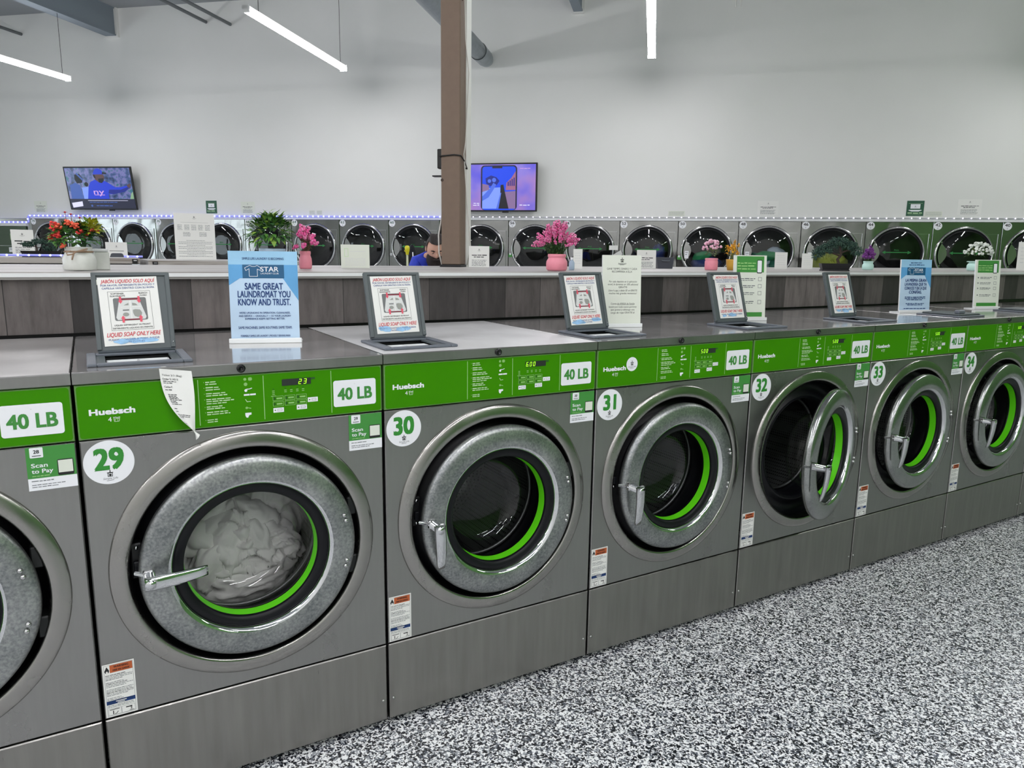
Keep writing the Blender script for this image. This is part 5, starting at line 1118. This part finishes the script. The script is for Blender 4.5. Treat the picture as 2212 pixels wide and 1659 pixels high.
# local: -y is forward (towards the camera); standing, bent over a table, head bowed
N = [(0, .10, .90, .13, .10), (0, .05, 1.05, .13, .10), (0, -.03, 1.18, .155, .11), (0, -.10, 1.27, .10, .08), (0, -.150, 1.300, .055, .055), (0, -.185, 1.318, .05, .05)]
E_ = [(0, 1), (1, 2), (2, 3), (3, 4), (4, 5)]
for s_ in (-1, 1):
    k = len(N); N += [(s_*.15, -.10, 1.235, .06), (s_*.18, -.14, 1.16, .05), (s_*.20, -.20, .97, .042), (s_*.17, -.40, .90, .034), (s_*.16, -.47, .895, .026, .03)]; E_ += [(3, k), (k, k+1), (k+1, k+2), (k+2, k+3), (k+3, k+4)]
    for j, (dx, L) in enumerate(((-.030, .065), (-.010, .078), (.010, .082), (.028, .072))):
        q = len(N); N += [(s_*.165+dx*.9, -.535, .893, .009), (s_*.165+dx*1.2, -.535-L*.55, .885, .0085), (s_*.165+dx*1.2, -.535-L, .872, .0075)]; E_ += [(k+4, q), (q, q+1), (q+1, q+2)]
    q = len(N); N += [(s_*.125, -.50, .885, .0105), (s_*.10, -.54, .875, .009)]; E_ += [(k+4, q), (q, q+1)]
    k = len(N); N += [(s_*.095, .10, .82, .09), (s_*.11, .07, .48, .06), (s_*.115, .12, .09, .042), (s_*.125, .0, .035, .038), (s_*.13, -.10, .03, .03)]; E_ += [(0, k), (k, k+1), (k+1, k+2), (k+2, k+3), (k+3, k+4)]
pr = thing('person', 'bearded man in a blue jacket bent forward behind the counter, beside the tan column', 'person', PO, FACE)
HM = Matrix.Translation((0, -.235, 1.362)) @ Matrix.Rotation(radians(31), 4, 'X')
b = MB(); add_me(b, skin_mesh(N, E_), 'skin'); b.T = HM
bm = bmesh.new(); bmesh.ops.create_uvsphere(bm, u_segments=40, v_segments=28, radius=1)
for v in bm.verts:
    x, y, z = v.co; fx = .077*(1-.18*max(0, -z)**1.5); X = x*fx; Z = z*.118; Y = y*(.098 if y > 0 else .092)
    if y < 0:
        g = lambda cx, cz, sx, sz: math.exp(-((X-cx)/sx)**2-((Z-cz)/sz)**2)
        Y -= .030*g(0, -.022, .012, .018)+.012*g(0, .0, .009, .022)-.014*g(.032, .008, .016, .011)-.014*g(-.032, .008, .016, .011)+.008*g(.032, .028, .02, .008)+.008*g(-.032, .028, .02, .008)+.008*g(0, -.062, .022, .008)+.012*g(0, -.098, .02, .016)
    v.co = (X, Y, Z)
b.bm(bm, 'skin', True)
for s_ in (-1, 1): b.blob((s_*.079, .012, -.008), .03, 'skin', 2, (.35, .6, 1))
b.T = None; ob('body', b, pr)
for s_ in (-1, 1):
    b = MB(); b.T = HM; b.blob((s_*.031, -.077, .006), .0098, 'fabric_white', 2); b.blob((s_*.031, -.0845, .002), .0052, 'black', 2); b.blob((s_*.031, -.0775, .0085), .0112, 'skin', 2, (1.1, 1, .72)); b.T = None; ob('eye', b, pr)
b = MB(); b.T = HM; bm = bmesh.new(); bmesh.ops.create_uvsphere(bm, u_segments=36, v_segments=24, radius=1)
for v in list(bm.verts):
    x, y, z = v.co; k = 1+.04*noise.noise(v.co*6); v.co = (x*.084*k, y*.104*k+.006, z*.124*k+.006)
    if (y < -.25 and z < .52) or z < -.35: v.tag = True
bmesh.ops.delete(bm, geom=[v for v in bm.verts if v.tag], context='VERTS'); b.bm(bm, 'hair', True)
for s_ in (-1, 1): b.line; b.tube([(s_*.016, -.0965, .027), (s_*.032, -.0975, .033), (s_*.050, -.086, .027)], [.003, .005, .003], 'hair', 6)
for k in range(40): 
    a = R.uniform(-1, 1); b.tube([(a*.055, -.065, .088), (a*.06, -.02, .128+.006*R.random()), (a*.055, .05, .118)], .004, 'hair', 5, False)
b.T = None; ob('hair', b, pr)
b = MB(); b.T = HM; bm = bmesh.new(); bmesh.ops.create_uvsphere(bm, u_segments=36, v_segments=24, radius=1)
for v in list(bm.verts):
    x, y, z = v.co; k = 1+.07*noise.noise(v.co*7); lo = max(0, -z)
    v.co = (x*.080*k*(1-.25*lo), y*.075*k-.028-.03*lo, z*.105*k-.098)
    if z > .62 or (y > .55): v.tag = True
bmesh.ops.delete(bm, geom=[v for v in bm.verts if v.tag], context='VERTS'); b.bm(bm, 'beard', True)
b.tube([(-.035, -.098, -.058), (-.014, -.112, -.046), (0, -.115, -.048), (.014, -.112, -.046), (.035, -.098, -.058)], [.005, .009, .008, .009, .005], 'beard', 8)
b.T = None; ob('beard', b, pr)
JN = [(0, .10, .92, .165, .13), (0, .05, 1.05, .165, .13), (0, -.03, 1.18, .17, .13), (0, -.10, 1.265, .12, .10), (0, -.145, 1.305, .078, .075)]; JE = [(0, 1), (1, 2), (2, 3), (3, 4)]
for s_ in (-1, 1):
    k = len(JN); JN += [(s_*.145, -.10, 1.235, .078), (s_*.18, -.14, 1.16, .068), (s_*.20, -.20, .97, .060), (s_*.17, -.39, .905, .05)]; JE += [(3, k), (k, k+1), (k+1, k+2), (k+2, k+3)]
b = MB(); add_me(b, skin_mesh(JN, JE), 'jacket_blue')
for i, v in enumerate(b.v): b.v[i] = v+Vector((1, 1, 1))*.008*noise.noise(v*14)
ob('jacket', b, pr)
TN = [(0, .10, .93, .15, .12), (0, .10, .86, .15, .12)]; TE = [(0, 1)]
for s_ in (-1, 1): k = len(TN); TN += [(s_*.098, .10, .76, .105), (s_*.11, .075, .48, .08), (s_*.115, .12, .12, .065)]; TE += [(1, k), (k, k+1), (k+1, k+2)]
b = MB(); add_me(b, skin_mesh(TN, TE), 'trouser'); ob('trousers', b, pr)
for s_ in (-1, 1): b = MB(); b.blob((s_*.13, -.02, .045), .055, 'shoe', 3, (.95, 2.3, .8)); ob('shoe', b, pr)
# pole and dark garment left of the man
t = thing('cart_pole', 'pale pole with a bright yellow top left of the bearded man', 'pole', (2.051, 3.177, FZ))
b = MB(); b.tube([(0, 0, .05), (0, 0, 1.33)], .0075, 'pole_pale', 10); ob('pole', b, t); b = MB(); b.lathe1([(0, 1.375), (.012, 1.373), (.018, 1.36), (.016, 1.335), (.011, 1.32), (.011, 1.31)], 'yellow_plastic', 'z', n=16); b.tube([(-.02, 0, 1.338), (.0, 0, 1.335)], .006, 'yellow_plastic', 8); ob('knob', b, t); b = MB(); b.lathe1([(0, 0), (.14, 0), (.14, .02), (.02, .05), (.0, .05)], 'black', 'z', n=24); ob('foot', b, t)
t = thing('hanging_garment', 'black garment with a white stripe hanging between yellow-topped pole and man', 'garment', (3.02, 5.43, FZ))
b = MB(); b.lathe1([(.06, .55), (.066, .8), (.060, 1.1), (.052, 1.24), (.042, 1.33), (.028, 1.38), (.012, 1.405), (0, 1.41)], 'cloth_black', 'z', n=20); ob('cloth', b, t)
b = MB(); b.tube([(-.012, -.065, .8), (-.010, -.060, 1.1), (-.010, -.052, 1.24), (-.011, -.041, 1.33)], .006, 'white_vinyl', 6); ob('stripe', b, t)
b = MB(); b.lathe1([(0, 0), (.15, 0), (.15, .02), (.02, .04), (.015, .06), (.015, .56)], 'black', 'z', n=24); ob('stand', b, t)
